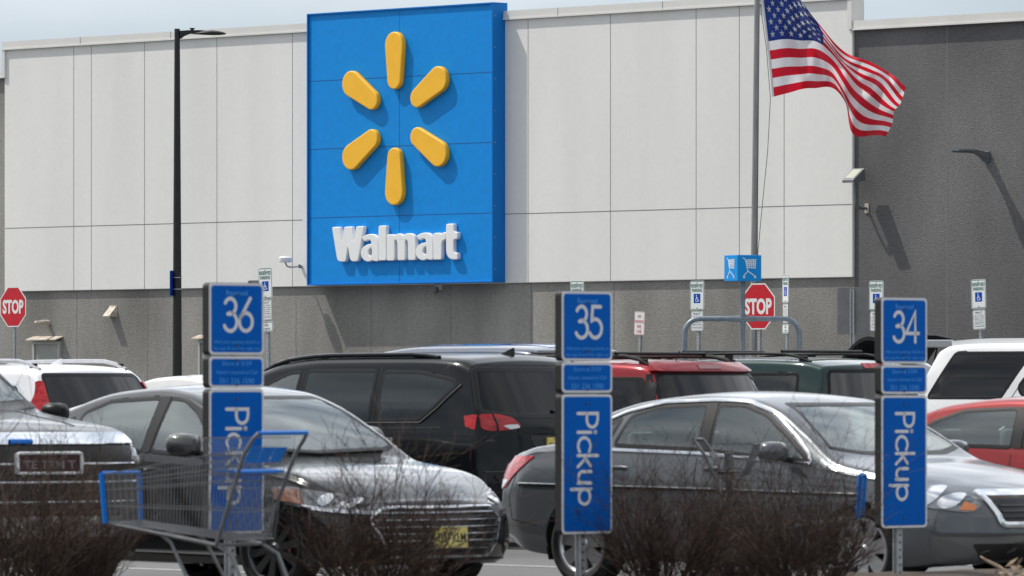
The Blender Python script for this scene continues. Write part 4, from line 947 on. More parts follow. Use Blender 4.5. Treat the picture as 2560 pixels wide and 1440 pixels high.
    def interior(s, fx, rx, sz=.28, zb=.55, hz=1.15, col=None, w_=.62):
        m = col or M_seat; L_ = MB(); L_.box(fx - 1.9, fx + 1.0, -w_ - .08, w_ + .08, sz, sz + .05); L_.box(fx + .75, fx + 1.0, -w_ - .05, w_ + .05, sz + .05, zb + .28); L_.build('cabin_floor', mat('cabin_dark', (.02, .02, .021), .9), s.root)
        for yy in (-.37, .37):
            st = MB().box(fx - .25, fx + .28, yy - .25, yy + .25, zb - .22, zb - .04).build('seat', m, s.root, bevel=.05, smooth=True)
            mb = MB(); mb.add([(fx - .3, yy - .25, zb - .08), (fx - .17, yy - .25, zb - .08), (fx - .17, yy + .25, zb - .08), (fx - .3, yy + .25, zb - .08), (fx - .5, yy - .21, hz - .1), (fx - .39, yy - .21, hz - .1), (fx - .39, yy + .21, hz - .1), (fx - .5, yy + .21, hz - .1)],
                             [(0, 3, 2, 1), (4, 5, 6, 7), (0, 1, 5, 4), (1, 2, 6, 5), (2, 3, 7, 6), (3, 0, 4, 7)]); mb.build('seat_back', m, st, bevel=.045, smooth=True)
            MB().box(fx - .51, fx - .41, yy - .13, yy + .13, hz - .06, hz + .13).build('head_rest', m, st, bevel=.04, smooth=True)
        st = MB().box(rx - .2, rx + .3, -w_, w_, zb - .2, zb).build('rear_seat', m, s.root, bevel=.05, smooth=True)
        mb = MB(); mb.add([(rx - .28, -w_, zb - .05), (rx - .14, -w_, zb - .05), (rx - .14, w_, zb - .05), (rx - .28, w_, zb - .05), (rx - .45, -w_ * .92, hz - .16), (rx - .34, -w_ * .92, hz - .16), (rx - .34, w_ * .92, hz - .16), (rx - .45, w_ * .92, hz - .16)],
                         [(0, 3, 2, 1), (4, 5, 6, 7), (0, 1, 5, 4), (1, 2, 6, 5), (2, 3, 7, 6), (3, 0, 4, 7)]); mb.build('seat_back', m, st, bevel=.045, smooth=True)
        for yy in (-.38, .38): MB().box(rx - .46, rx - .38, yy - .13, yy + .13, hz - .13, hz + .03).build('head_rest', m, st, bevel=.035, smooth=True)
        w3 = MB(); w3.tube([(fx + .42 + .06 * math.cos(R(a)) * .6, .37 + .18 * math.sin(R(a)), zb + .28 + .18 * math.cos(R(a))) for a in range(0, 361, 20)], .014, 6, cap=False); w3.tube([(fx + .42, .37, zb + .28), (fx + .8, .37, zb + .18)], .03, 6); w3.build('steering_wheel', M_black, s.root, smooth=True)
    def rails(s, x0, x1, y, m, h=.05, r=.016, feet=True):
        for sg in (-1, 1):
            P = []
            for t in np.linspace(0, 1, 14):
                x = x0 + (x1 - x0) * t; hh, n = s.hit('T', x, sg * y); P.append(hh + Vector((0, 0, h * min(1, 7 * t, 7 * (1 - t)) ** .7 + .002)))
            o = MB().tube(P, r, 8).build('roof_rail', m, s.root, smooth=True)
            if feet:
                for x in (x0 + .1, x1 - .1, (x0 + x1) / 2):
                    hh, n = s.hit('T', x, sg * y); MB().box(hh.x - .05, hh.x + .05, hh.y - r * .6, hh.y + r * .6, hh.z - .01, hh.z + h - r * .5).build('rail_foot', M_black, o)
    def fin(s, x, m):
        h, n = s.hit('T', x, 0); mb = MB(); mb.add([(x + .13, 0, h.z), (x - .03, -.035, h.z - .004), (x - .07, 0, h.z), (x - .03, .035, h.z - .004), (x - .045, 0, h.z + .065), (x - .065, 0, h.z + .06), (x + .04, -.018, h.z + .028), (x + .04, .018, h.z + .028)],
            [(0, 6, 7), (6, 1, 4), (6, 4, 7), (7, 4, 3), (0, 1, 6), (0, 7, 3), (1, 2, 5, 4), (3, 4, 5, 2)]); mb.build('roof_antenna', m, s.root, smooth=True)
    def finish(s):
        V = s.V.copy(); S = s.S; Fa = np.array(s.Fc); C = V[Fa].mean(1); e1 = V[Fa[:, 2]] - V[Fa[:, 0]]; e2 = V[Fa[:, 3]] - V[Fa[:, 1]]; Nn = np.cross(e1, e2); Nn /= np.maximum(np.linalg.norm(Nn, axis=1), 1e-9)[:, None]
        out = np.sign((Nn * (C - np.array([0, 0, .75]))).sum(1).sum() or 1); Nn *= out; kill = np.zeros(len(Fa), bool)
        for ax, p in s.holes:
            if ax in 'RL': sg = -1 if ax == 'R' else 1; k = inpoly(p, C[:, 0], C[:, 2]) & (C[:, 1] * sg > .25) & (Nn[:, 1] * sg > .1)
            elif ax in 'FB': sg = 1 if ax == 'F' else -1; k = inpoly(p, C[:, 1], C[:, 2]) & (C[:, 0] * sg > .1) & (Nn[:, 0] * sg > .08)
            else: k = inpoly(p, C[:, 0], C[:, 1]) & (Nn[:, 2] > .2)
            kill |= k
        Ra = S['arch']
        for xw in (S['xf'], S['xr']):
            dx = V[:, 0] - xw; dz = V[:, 2] - S['Rw']; d = np.hypot(dx, dz); side = np.abs(V[:, 1]) > S['W'] / 2 - .28; near = side & (np.abs(d - Ra) < .018) & (dz > -.1)
            f = Ra / np.maximum(d, 1e-6); V[near, 0] = xw + dx[near] * f[near]; V[near, 2] = S['Rw'] + dz[near] * f[near]
            d2 = np.hypot(V[:, 0] - xw, V[:, 2] - S['Rw']); inn = (d2 <= Ra + 1e-3) & side; kill |= inn[Fa].all(1)
        me = bpy.data.meshes.new('body'); keep = Fa[~kill]
        if out < 0: keep = keep[:, ::-1]
        me.from_pydata([tuple(v) for v in V], [], [tuple(int(i) for i in f) for f in keep]); me.materials.append(s.pm); me.shade_smooth(); me.set_sharp_from_angle(angle=R(32))
        bm = bmesh.new(); bm.from_mesh(me); bmesh.ops.delete(bm, geom=[v for v in bm.verts if not v.link_faces], context='VERTS'); bm.to_mesh(me); bm.free()
        link('body', me, s.root)
        for xw in (S['xf'], S['xr']):
            for sg in (-1, 1):
                mb = MB(); n = 20; vs = []; yo = sg * (S['W'] / 2 - .03); yi = sg * (S['W'] / 2 - .42)
                for k in range(n + 1):
                    a = R(-20 + 220 * k / n); vs += [(xw + (Ra + .004) * math.cos(a), yo - sg * .02, S['Rw'] + (Ra + .004) * math.sin(a)), (xw + (Ra + .004) * math.cos(a), yi, S['Rw'] + (Ra + .004) * math.sin(a))]
                mb.add(vs, [(2 * k, 2 * k + 1, 2 * k + 3, 2 * k + 2) for k in range(n)]); mb.add([(xw + (Ra + .004) * math.cos(R(a)), yi, S['Rw'] + (Ra + .004) * math.sin(R(a))) for a in range(-20, 201, 11)], [tuple(range(21))])
                mb.build('wheel_arch', mat('arch_liner', (.012, .012, .012), .9), s.root, recalc=False)
                ln = [(xw + (Ra + .006) * math.cos(R(a)), S['Rw'] + (Ra + .006) * math.sin(R(a))) for a in range(-8, 189, 6)]
                s.strip('arch_lip', 'R' if sg < 0 else 'L', ln, .03, S.get('lip') or s.pm, off=.008)
        return s.root
def seams(c, lines, m=None, wd=.009):
    for ax in 'RL':
        for ln in lines: c.strip('panel_gap', ax, ln, wd, m or mat('gap_black', (.006, .006, .006), .7), off=.0018, raised=False)

def mir(p): return p + [(-a, b) for a, b in p[::-1]]
DK = mat('lower_black', (.006, .006, .0065), .5, spec=.3); GRL = mat('grille_black', (.006, .006, .007), .4)

def sedan_spec(**k):
    S = dict(L=4.93, W=1.85, top=[(-2.465, .93), (-2.3, 1.03), (-1.95, 1.07), (-1.7, 1.10), (-1.25, 1.32), (-.8, 1.435), (-.25, 1.478), (.2, 1.455), (.5, 1.39), (.85, 1.215), (1.24, 1.0), (1.6, .935), (2.05, .845), (2.33, .775), (2.465, .70)],
        belt=[(-2.465, .84), (-1.8, 1.01), (-1.0, 1.02), (0, .98), (1.2, .88), (1.9, .79), (2.465, .60)], plan=[(-2.465, .80), (-2.0, .89), (-1, .925), (1.2, .925), (1.9, .905), (2.465, .84)],
        sill=[(-2.465, .34), (-1.9, .24), (-1, .2), (1.2, .2), (1.9, .2), (2.465, .23)], tumble=.46, rad=.05, crown=.035, xf=1.50, xr=-1.30, Rw=.325, arch=.365,
        nose=(.9, .42, 2.6, [(.2, .09), (.45, 0), (.58, .02), (.72, .10), (.85, .2)], 1.7), tail=(.8, .34, 2.6, [(.25, .10), (.5, .0), (.8, .03), (.95, .06), (1.05, .1)], 1.6))
    S.update(k); return S

def grey_sedan():
    X, Y = 2.07, 47.8
    pm = paint('grey_metallic', (.10, .108, .118), .45, .3)
    c = Car(sedan_spec(), 'parked_sedan', (X, Y, gz(Y)), R(-44), 'grey four door sedan with chrome window line behind the number 35 sign', pm, 'car', 'cars in the store parking lot')
    for ax in 'RL':
        c.window(ax, [(-.06, 1.38), (-.02, 1.035), (.97, .965), (.74, 1.12), (.44, 1.30), (.2, 1.37)], G_clear)
        c.window(ax, [(-.17, 1.38), (-.13, 1.045), (-.98, 1.07), (-.90, 1.29), (-.66, 1.36)], G_clear)
        c.window(ax, [(-1.06, 1.075), (-.985, 1.275), (-1.2, 1.19), (-1.42, 1.09)], G_clear, r=.03)
        ln = roundp([(1.0, .945), (-.1, 1.015), (-1.47, 1.05), (-1.52, 1.09), (-1.3, 1.19), (-.95, 1.325), (-.6, 1.395), (-.1, 1.412), (.22, 1.402), (.49, 1.325), (.79, 1.135), (.95, 1.02)], .05)
        c.strip('chrome_trim', ax, ln, .026, M_chrome, off=.012, closed=True)
        c.patch('pillar_cover', ax, [(-.165, 1.39), (-.12, 1.035), (-.03, 1.03), (-.07, 1.39)], M_black, off=.007)
        c.patch('tail_light', ax, [(-2.42, .74), (-2.41, .84), (-2.28, .975), (-1.80, .985), (-2.08, .81), (-2.16, .74)], M_redlens, off=.01, r=.02)
        c.patch('reverse_lens', ax, [(-2.43, .74), (-2.415, .80), (-2.12, .80), (-2.2, .73)], M_whitelens, off=.012, r=.015)
        hl = c.patch('head_light', ax, [(2.30, .60), (1.72, .70), (1.66, .82), (1.90, .815), (2.2, .735), (2.32, .66)], mat('lamp_bowl', (.2, .205, .21), .18, .8, 1.), off=.008, r=.03)
        c.patch('lamp_reflector', ax, arc(2.03, .722, .07, 0, 345, 15), M_chrome, off=.014, step=.03, parent=hl); c.patch('lamp_reflector', ax, arc(2.17, .685, .055, 0, 345, 15), M_chrome, off=.014, step=.03, parent=hl)
        c.patch('turn_lens', ax, [(1.70, .705), (1.685, .80), (1.78, .79), (1.82, .70)], M_amber, off=.013, parent=hl); c.patch('turn_lens', ax, [(2.24, .62), (2.24, .68), (2.30, .65), (2.30, .615)], M_amber, off=.013, parent=hl)
        c.strip('rub_strip', ax, [(-1.95, .765), (0, .745), (1.55, .72)], .022, M_black, off=.007); c.strip('chrome_line', ax, [(-1.95, .778), (0, .758), (1.55, .733)], .008, M_chrome, off=.011)
    seams(c, [[(-.12, .98), (-.1, .5), (-.12, .26), (.95, .24), (1.12, .5), (1.02, .95)], [(-.12, .26), (-.85, .24), (-1.02, .6), (-1.12, .8), (-1.02, 1.05)], [(-1.93, .99), (-2.1, .66), (-2.05, .5), (-1.75, .46)], [(1.16, .9), (1.62, .83)], [(1.7, .69), (2.1, .55)]])
    c.window('F', [(-.53, 1.38), (.53, 1.38), (.72, 1.065), (.45, 1.025), (-.45, 1.025), (-.72, 1.065)], G_wind, 'windscreen', trim=.03)
    c.window('B', [(-.52, 1.38), (.52, 1.38), (.68, 1.16), (-.68, 1.16)], G_clear, 'rear_window', trim=.03)
    g = c.patch('grille', 'F', [(-.42, .70), (.42, .70), (.36, .53), (-.36, .53)], GRL, off=.006, r=.03)
    c.strip('grille_frame', 'F', roundp([(-.47, .735), (.47, .735), (.39, .515), (-.39, .515)], .04), .05, M_chrome, off=.02, closed=True, parent=g)
    for z in (.57, .61, .65): c.strip('grille_bar', 'F', [(-.37, z), (.37, z)], .014, M_darkalloy, off=.012, parent=g)
    c.patch('lower_intake', 'F', [(-.6, .38), (.6, .38), (.5, .26), (-.5, .26)], GRL, off=.004, r=.03)
    c.mirror(.78, .95, pm); c.handles((.07, -.9), .90, pm); c.interior(.28, -.72, zb=.58, hz=1.14)
    c.wheels(.325, .222, .215, 7, M_alloy); c.plate('B', 0, .78, ''); return c.finish()
grey_sedan()

def dark_sedan():
    X, Y = -2.06, 47.95
    pm = paint('charcoal_metallic', (.014, .014, .015), .3, .26, 1.0)
    S = sedan_spec(L=4.87, top=[(-2.435, .94), (-2.3, 1.05), (-2.0, 1.085), (-1.75, 1.13), (-1.2, 1.38), (-.7, 1.50), (-.2, 1.53), (.08, 1.505), (.4, 1.415), (.83, 1.175), (1.12, .995), (1.6, .925), (2.1, .82), (2.3, .745), (2.435, .665)],
        belt=[(-2.435, .84), (-1.8, .99), (-1.0, .985), (0, .955), (1.2, .885), (1.9, .785), (2.435, .575)], plan=[(-2.435, .82), (-2.0, .89), (-1, .925), (1.2, .925), (1.9, .905), (2.435, .86)], xf=1.48, xr=-1.36, Rw=.335, arch=.372, tumble=.5, rad=.05, crown=.035,
        nose=(.8, .36, 2.4, [(.2, .08), (.38, 0), (.56, .02), (.67, .07), (.82, .16)], 1.7))
    c = Car(S, 'parked_sedan', (X, Y, gz(Y)), R(-49), 'charcoal sedan with wide barred grille, nose out behind the number 36 sign', pm, 'car', 'cars in the store parking lot')
    for ax in 'RL':
        c.window(ax, [(.0, 1.425), (.0, 1.03), (.86, .985), (.70, 1.09), (.38, 1.32), (.18, 1.41)], G_clear)
        c.window(ax, [(-.12, 1.425), (-.1, 1.03), (-1.0, 1.05), (-.98, 1.31), (-.7, 1.40)], G_clear)
        c.window(ax, [(-1.1, 1.055), (-1.07, 1.28), (-1.28, 1.19), (-1.48, 1.075)], G_dark, r=.03)
        c.patch('pillar_cover', ax, [(-.11, 1.435), (-.09, 1.02), (-.005, 1.02), (-.005, 1.435)], M_black, off=.007)
        hl = c.patch('head_light', ax, [(2.30, .585), (1.60, .67), (1.50, .785), (1.75, .785), (2.1, .73), (2.33, .64)], mat('lamp_bowl', (.2, .205, .21), .18, .8, 1.), off=.008, r=.02)
        c.patch('turn_lens', ax, [(1.58, .69), (1.53, .77), (1.80, .765), (1.88, .66)], mat('amber_smoke', (.22, .10, .07), .15, coat=1.), off=.013, parent=hl)
        c.strip('lamp_chrome', ax, [(1.86, .648), (2.05, .62), (2.29, .597)], .03, M_chrome, off=.016, parent=hl); c.patch('lamp_reflector', ax, arc(2.02, .69, .045, 0, 345, 12), M_chrome, off=.014, step=.03, parent=hl); c.patch('lamp_reflector', ax, arc(2.16, .662, .04, 0, 345, 12), M_chrome, off=.014, step=.03, parent=hl)
        c.patch('tail_light', ax, [(-2.38, .80), (-2.36, .92), (-2.05, .95), (-2.1, .84)], M_redlens, off=.01, r=.02)
        c.strip('sill_line', ax, [(-.95, .30), (1.1, .29)], .02, M_chrome, off=.008)
    seams(c, [[(-.06, 1.0), (-.05, .5), (-.08, .28), (.92, .26), (1.02, .5), (.93, .98)], [(-.08, .28), (-.85, .26), (-1.05, .6), (-1.14, .82), (-1.05, 1.03)], [(1.1, .9), (1.5, .85)]])
    c.window('F', [(-.51, 1.43), (.51, 1.43), (.72, 1.07), (.5, 1.02), (-.5, 1.02), (-.72, 1.07)], G_wind, 'windscreen', trim=.03)
    c.window('B', [(-.5, 1.42), (.5, 1.42), (.66, 1.18), (-.66, 1.18)], G_dark, 'rear_window', trim=.03)
    gp = roundp([(-.50, .635), (.50, .635), (.62, .56), (.47, .285), (-.47, .285), (-.62, .56)], .03); g = c.patch('grille', 'F', gp, GRL, off=.004)
    for z, hw in ((.595, .55), (.545, .58), (.495, .565), (.445, .54), (.395, .51), (.345, .48)): c.strip('grille_bar', 'F', [(-hw, z), (hw, z)], .016, mat('grille_chrome', (.35, .36, .38), .2, 1.), off=.014, parent=g)
    c.strip('grille_frame', 'F', gp, .022, M_chrome, off=.018, closed=True, parent=g)
    c.plate('F', 0.02, .42, 'D27 KLM', top='NEW JERSEY'); c.patch('lower_lip', 'F', [(-.8, .26), (.8, .26), (.8, .19), (-.8, .19)], DK, off=.006, r=.02)
    c.mirror(.66, .99, paint('mirror_grey', (.1, .1, .1), .4), sz=1.12, sd=(-1,)); c.handles((.1, -.92), .89, pm); c.interior(.28, -.75, zb=.6, hz=1.16)
    c.strip('wiper', 'F', [(-.6, 1.04), (-.1, 1.015), (.55, 1.035)], .03, M_black, off=.02)
    c.wheels(.335, .245, .22, 10, M_darkalloy, steer=10); return c.finish()
dark_sedan()

def suv_spec(L=4.7, W=1.9, H=1.72, hood=1.12, belt=1.08, rear=.34, cowl=None, xw=None, Rw=.36, xf=1.4, xr=-1.4, tumble=.22, **k):
    h = L / 2; cw = cowl if cowl is not None else h - 1.0; xw = xw if xw is not None else cw - .95
    S = dict(L=L, W=W, top=[(-h, H - .075), (-h + .35, H - .025), (-h + 1.2, H), (xw - .7, H - .005), (xw - .15, H - .05), (xw + .15, H - .13), (cw, hood + .06), (cw + .3, hood + .02), (h - .25, hood - .09), (h, hood - .2)],
        belt=[(-h, belt + .02), (0, belt - .02), (cw, belt - .08), (h - .3, min(belt - .14, hood - .14)), (h, hood - .36)], plan=[(-h, W / 2 - .05), (-h + .6, W / 2 - .012), (0, W / 2), (h - .6, W / 2 - .012), (h, W / 2 - .06)],
        sill=[(-h, .40), (-h + .6, .30), (h - .7, .28), (h, .30)], tumble=tumble, rad=.085, crown=.04, xf=xf, xr=xr, Rw=Rw, arch=Rw + .045,
        nose=(.6, .24, 2.4, [(.25, .06), (.5, 0), (.8, .03), (hood, .1), (hood + .2, .2)], 1.7), tail=(.9, .14, 2.6, [(.3, .06), (.55, .0), (.8, .03), (belt, .05), (H, rear)], 1.5))
    S.update(k); return S
LOT = 'cars in the store parking lot'

def minivan():
    X, Y = -1.45, 60.0; pm = paint('black_metallic', (.003, .005, .007), .2, .3, .42); GD = glass('van_glass', (.09, .105, .11), 1.7, gloss=(.88, .97, 1))
    S = suv_spec(5.18, 2.02, 1.775, hood=1.10, belt=1.12, rear=.42, cowl=1.32, xw=.36, xf=1.62, xr=-1.45, Rw=.355, tumble=.27)
    c = Car(S, 'parked_minivan', (X, Y, gz(Y)), R(137), 'shiny black minivan with red tail light, rear towards us between the pickup signs', pm, 'minivan', LOT)
    for ax in 'RL':
        c.window(ax, [(-.06, 1.60), (-.04, 1.13), (.86, 1.09), (.70, 1.22), (.32, 1.50), (.08, 1.59)], G_clear)
        c.window(ax, [(-.15, 1.61), (-.13, 1.13), (-1.06, 1.15), (-1.04, 1.61)], GD)
        c.window(ax, [(-1.14, 1.60), (-1.16, 1.15), (-1.68, 1.16), (-1.86, 1.28), (-2.08, 1.475), (-2.04, 1.525), (-1.6, 1.595)], GD)
        c.strip('chrome_trim', ax, [(.9, 1.075), (-.5, 1.125), (-1.72, 1.135), (-1.91, 1.27), (-2.14, 1.48)], .016, M_darkalloy, off=.012)
        c.patch('tail_light', ax, [(-2.40, 1.07), (-2.38, 1.21), (-2.24, 1.20), (-2.28, 1.10)], M_redlens, off=.010, r=.02, step=.025)
    seams(c, [[(-1.10, 1.64), (-1.11, 1.1), (-1.03, .7), (-1.08, .36)], [(-.1, 1.62), (-.09, 1.1), (-.08, .35)], [(-1.9, 1.62), (-1.98, 1.7)]])
    c.strip('slide_track', 'L', [(-1.05, 1.075), (-2.0, 1.09)], .018, M_black, off=.004)
    c.window('B', [(-.86, 1.24), (-.74, 1.62), (.74, 1.62), (.86, 1.24), (.6, 1.20), (-.6, 1.20)], glass('van_rear_glass', (.02, .023, .025), 1.42), 'rear_window', tm=M_black, trim=.05)
    for sg in (1, -1):
        P = lambda p: [(a * sg, b) for a, b in p]
        t = c.patch('tail_light', 'B', P([(.90, 1.08), (.88, 1.21), (.70, 1.215), (.54, 1.18), (.46, 1.10), (.6, 1.07), (.8, 1.06)]), M_redlens, off=.012, r=.03, step=.025)
        c.patch('reverse_lens', 'B', P([(.68, 1.11), (.50, 1.12), (.48, 1.09), (.6, 1.075)]), M_whitelens, off=.018, parent=t, r=.015); c.strip('lamp_gap', 'B', P([(.74, 1.22), (.73, 1.06)]), .02, M_black, off=.018, parent=t)
        c.patch('reflector', 'B', P([(.86, .40), (.86, .43), (.62, .42), (.62, .40)]), M_redlens, off=.01)
    c.patch('brow_trim', 'B', [(-.5, 1.075), (.5, 1.075), (.5, 1.04), (-.5, 1.04)], M_black, off=.008)
    c.patch('plate_recess', 'B', [(-.36, 1.02), (.36, 1.02), (.24, .80), (-.24, .80)], mat('recess_black', (.02, .02, .021), .6), off=.004, r=.03)
    c.plate('B', 0, .925, 'S60 MDT', top='NEW JERSEY'); c.patch('bumper_step', 'B', [(-.8, .66), (.8, .66), (.76, .60), (-.76, .60)], M_black, off=.012, r=.02); c.strip('bumper_line', 'B', [(-.9, .69), (.9, .69)], .012, M_darkalloy, off=.012)
    c.patch('lower_bumper', 'B', [(-.9, .46), (.9, .46), (.85, .34), (-.85, .34)], DK, off=.006, r=.02); c.strip('bumper_chrome', 'B', [(-.8, .335), (.8, .335)], .02, M_alloy, off=.01)
    c.strip('rear_wiper', 'B', [(.0, 1.235), (-.28, 1.25), (-.5, 1.255)], .025, M_black, off=.022)
    c.window('F', [(-.7, 1.60), (.7, 1.60), (.85, 1.22), (-.85, 1.22)], G_wind, 'windscreen')
    c.rails(-1.75, .55, .72, paint('black_metallic', (.003, .005, .007), .2, .3, .42), .022, .022, feet=False); c.fin(-1.95, pm); c.handles((.3, -.2), 1.0, pm, ax='L'); c.mirror(.72, 1.1, pm); c.interior(.45, -.6, zb=.72, hz=1.3)
    c.wheels(.355, .25, .23, 5, M_alloy); return c.finish()
minivan()

def big_suv():
    X, Y = -4.82, 47.0; pm = paint('gunmetal', (.02, .02, .02), .3, .33, .6)
    S = suv_spec(5.2, 2.02, 1.88, hood=1.31, belt=1.24, rear=.2, cowl=1.2, xw=.35, xf=1.65, xr=-1.45, Rw=.4, tumble=.26, nose=(.55, .26, 3.2, [(.3, .05), (.6, 0), (1.0, .0), (1.15, .03), (1.25, .10), (1.4, .2)], 2.0))
    c = Car(S, 'parked_suv', (X, Y, gz(Y)), R(-54), 'tall dark SUV at the left edge, broad chrome grille bar facing us', pm, 'SUV', LOT)
    c.window('F', [(-.68, 1.74), (.68, 1.74), (.86, 1.41), (.5, 1.385), (-.5, 1.385), (-.86, 1.41)], G_wind, 'windscreen', trim=.04)
    for ax in 'RL':
        c.window(ax, [(.1, 1.70), (.1, 1.26), (.95, 1.25), (.72, 1.45), (.42, 1.69)], G_clear); c.window(ax, [(0, 1.7), (0, 1.26), (-.95, 1.27), (-.9, 1.7)], G_dark); c.window(ax, [(-1.05, 1.7), (-1.08, 1.28), (-2.0, 1.3), (-1.9, 1.68)], G_dark)
        c.patch('head_light', ax, [(2.50, .96), (2.12, .98), (2.04, 1.13), (2.44, 1.12)], mat('smoked_lamp', (.2, .21, .22), .15, .6, 1.), off=.01, r=.03)
    g = c.patch('grille', 'F', roundp([(-.90, 1.09), (.90, 1.09), (.84, .62), (-.84, .62)], .05), GRL, off=.008)
    c.patch('chrome_bar', 'F', roundp([(-.80, 1.175), (.80, 1.175), (.84, 1.10), (-.84, 1.10)], .03), M_chrome, off=.02, parent=g)
    for z, hw in ((.97, .8), (.84, .82), (.70, .8)): c.strip('grille_bar', 'F', [(-hw, z), (hw, z)], .018, M_chrome, off=.018, parent=g)
    c.strip('badge', 'F', [(-.28, 1.115), (-.1, 1.115)], .02, M_blue, off=.03, parent=g)
    for sg in (1, -1): c.patch('head_light', 'F', [(sg * a, b) for a, b in ((.97, .95), (.965, 1.12), (.80, 1.12), (.78, .98))], mat('smoked_lamp', (.2, .21, .22), .15, .6, 1.), off=.012, r=.03); c.patch('lamp_reflector', 'F', [(sg * a, b) for a, b in ((.93, .985), (.93, 1.02), (.82, 1.02), (.82, .985))], M_whitelens, off=.018)
    c.plate('F', .02, .97, 'TE TRM T', mat('dark_red_plate', (.04, .007, .009), .5), mat('dim_plate_ink', (.2, .18, .18), .5), wd=.50, ht=.125)
    o = c.strip('plate_frame', 'F', roundp([(-.25, 1.04), (.28, 1.04), (.28, .905), (-.25, .905)], .02), .022, M_signwhite, off=.045, closed=True)
    c.patch('bumper', 'F', roundp([(-.92, .60), (.92, .60), (.88, .45), (-.88, .45)], .05), M_chrome, off=.012); c.patch('lower_intake', 'F', [(-.8, .44), (.8, .44), (.7, .32), (-.7, .32)], DK, off=.005, r=.03)
    c.strip('hood_crease', 'T', [(1.3, .55), (2.2, .48)], .02, pm, off=.006); c.strip('hood_crease', 'T', [(1.3, -.55), (2.2, -.48)], .02, pm, off=.006); c.strip('cowl_trim', 'F', [(-.88, 1.385), (-.5, 1.36), (.5, 1.36), (.88, 1.385)], .05, M_black, off=.01)
    c.mirror(1.0, 1.25, M_black, sz=.9); c.interior(.2, -.8, zb=.85, hz=1.45); c.wheels(.4, .27, .26, 6, M_alloy); return c.finish()
big_suv()

def rear_suv(name, label, X, Y, th, pm, S, side, rear, lamps, gl=None, gr=None, rails=None, fin=None, extra=None, cat='SUV', trim=None, rim=5, roofm=None):
    c = Car(S, name, (X, Y, gz(Y)), R(th), label, pm, cat, LOT); H = S['top'][2][1]
    for ax in 'RL':
        for i, p in enumerate(side): c.window(ax, p, (gl or G_dark) if i else G_clear, tm=trim)
    c.window('B', rear, gr or G_dark, 'rear_window', trim=.04)
    for ax, p, m in lamps:
        if ax == 'B':
            for sg in (1, -1): c.patch('tail_light', 'B', [(a * sg, b) for a, b in p], m, off=.02, r=.02, step=.03)
        else:
            for a2 in 'RL': c.patch('tail_light', a2, p, m, off=.012, r=.02)
    cw = S['top'][6][0]; hd = S['top'][6][1]
    c.window('F', [(-.58, H - .14), (.58, H - .14), (.74, hd + .08), (-.74, hd + .08)], G_wind, 'windscreen')
    if rails: c.rails(*rails)
    if fin: c.fin(fin, pm)
    if extra: extra(c)
    c.mirror(cw - .75, S['belt'][1][1], pm); c.interior(cw - 1.1, cw - 2.1, zb=.68, hz=1.28); c.wheels(S['Rw'], S['Rw'] - .11, .22, rim, M_alloy); return c.finish()

def white_suv():
    S = suv_spec(4.65, 1.9, 1.67, hood=1.08, belt=1.06, rear=.52, xf=1.42, xr=-1.36)
    def ex(c):
        c.patch('spoiler_lip', 'B', [(-.62, 1.60), (.62, 1.60), (.66, 1.555), (-.66, 1.555)], M_black, off=.012); c.strip('brake_light', 'B', [(-.3, 1.585), (.3, 1.585)], .02, M_redlens, off=.02)
        c.plate('B', 0, .82, ''); c.patch('lower_bumper', 'B', [(-.85, .55), (.85, .55), (.8, .38), (-.8, .38)], DK, off=.006, r=.03)
    rear_suv('parked_suv', 'white SUV with tall slanted red tail lights and silver roof rails, far left', -5.85, 69.3, 136, paint('pearl_white', (.72, .73, .75), .1, .35), S,
        [[(.1, 1.5), (.12, 1.08), (1.05, 1.06), (.75, 1.3), (.45, 1.49)], [(.0, 1.5), (.02, 1.09), (-.85, 1.1), (-.82, 1.5)], [(-.95, 1.49), (-.98, 1.12), (-1.45, 1.15), (-1.68, 1.36), (-1.6, 1.45)]],
        [(-.66, 1.555), (.66, 1.555), (.78, 1.20), (.6, 1.12), (-.6, 1.12), (-.78, 1.20)],
        [('B', [(.76, 1.48), (.70, 1.48), (.78, 1.18), (.78, 1.0), (.86, 1.0), (.86, 1.2)], M_redlens)], rails=(-1.75, .5, .62, M_alloy, .06, .022, True), fin=-1.35, trim=M_chrome)
white_suv()
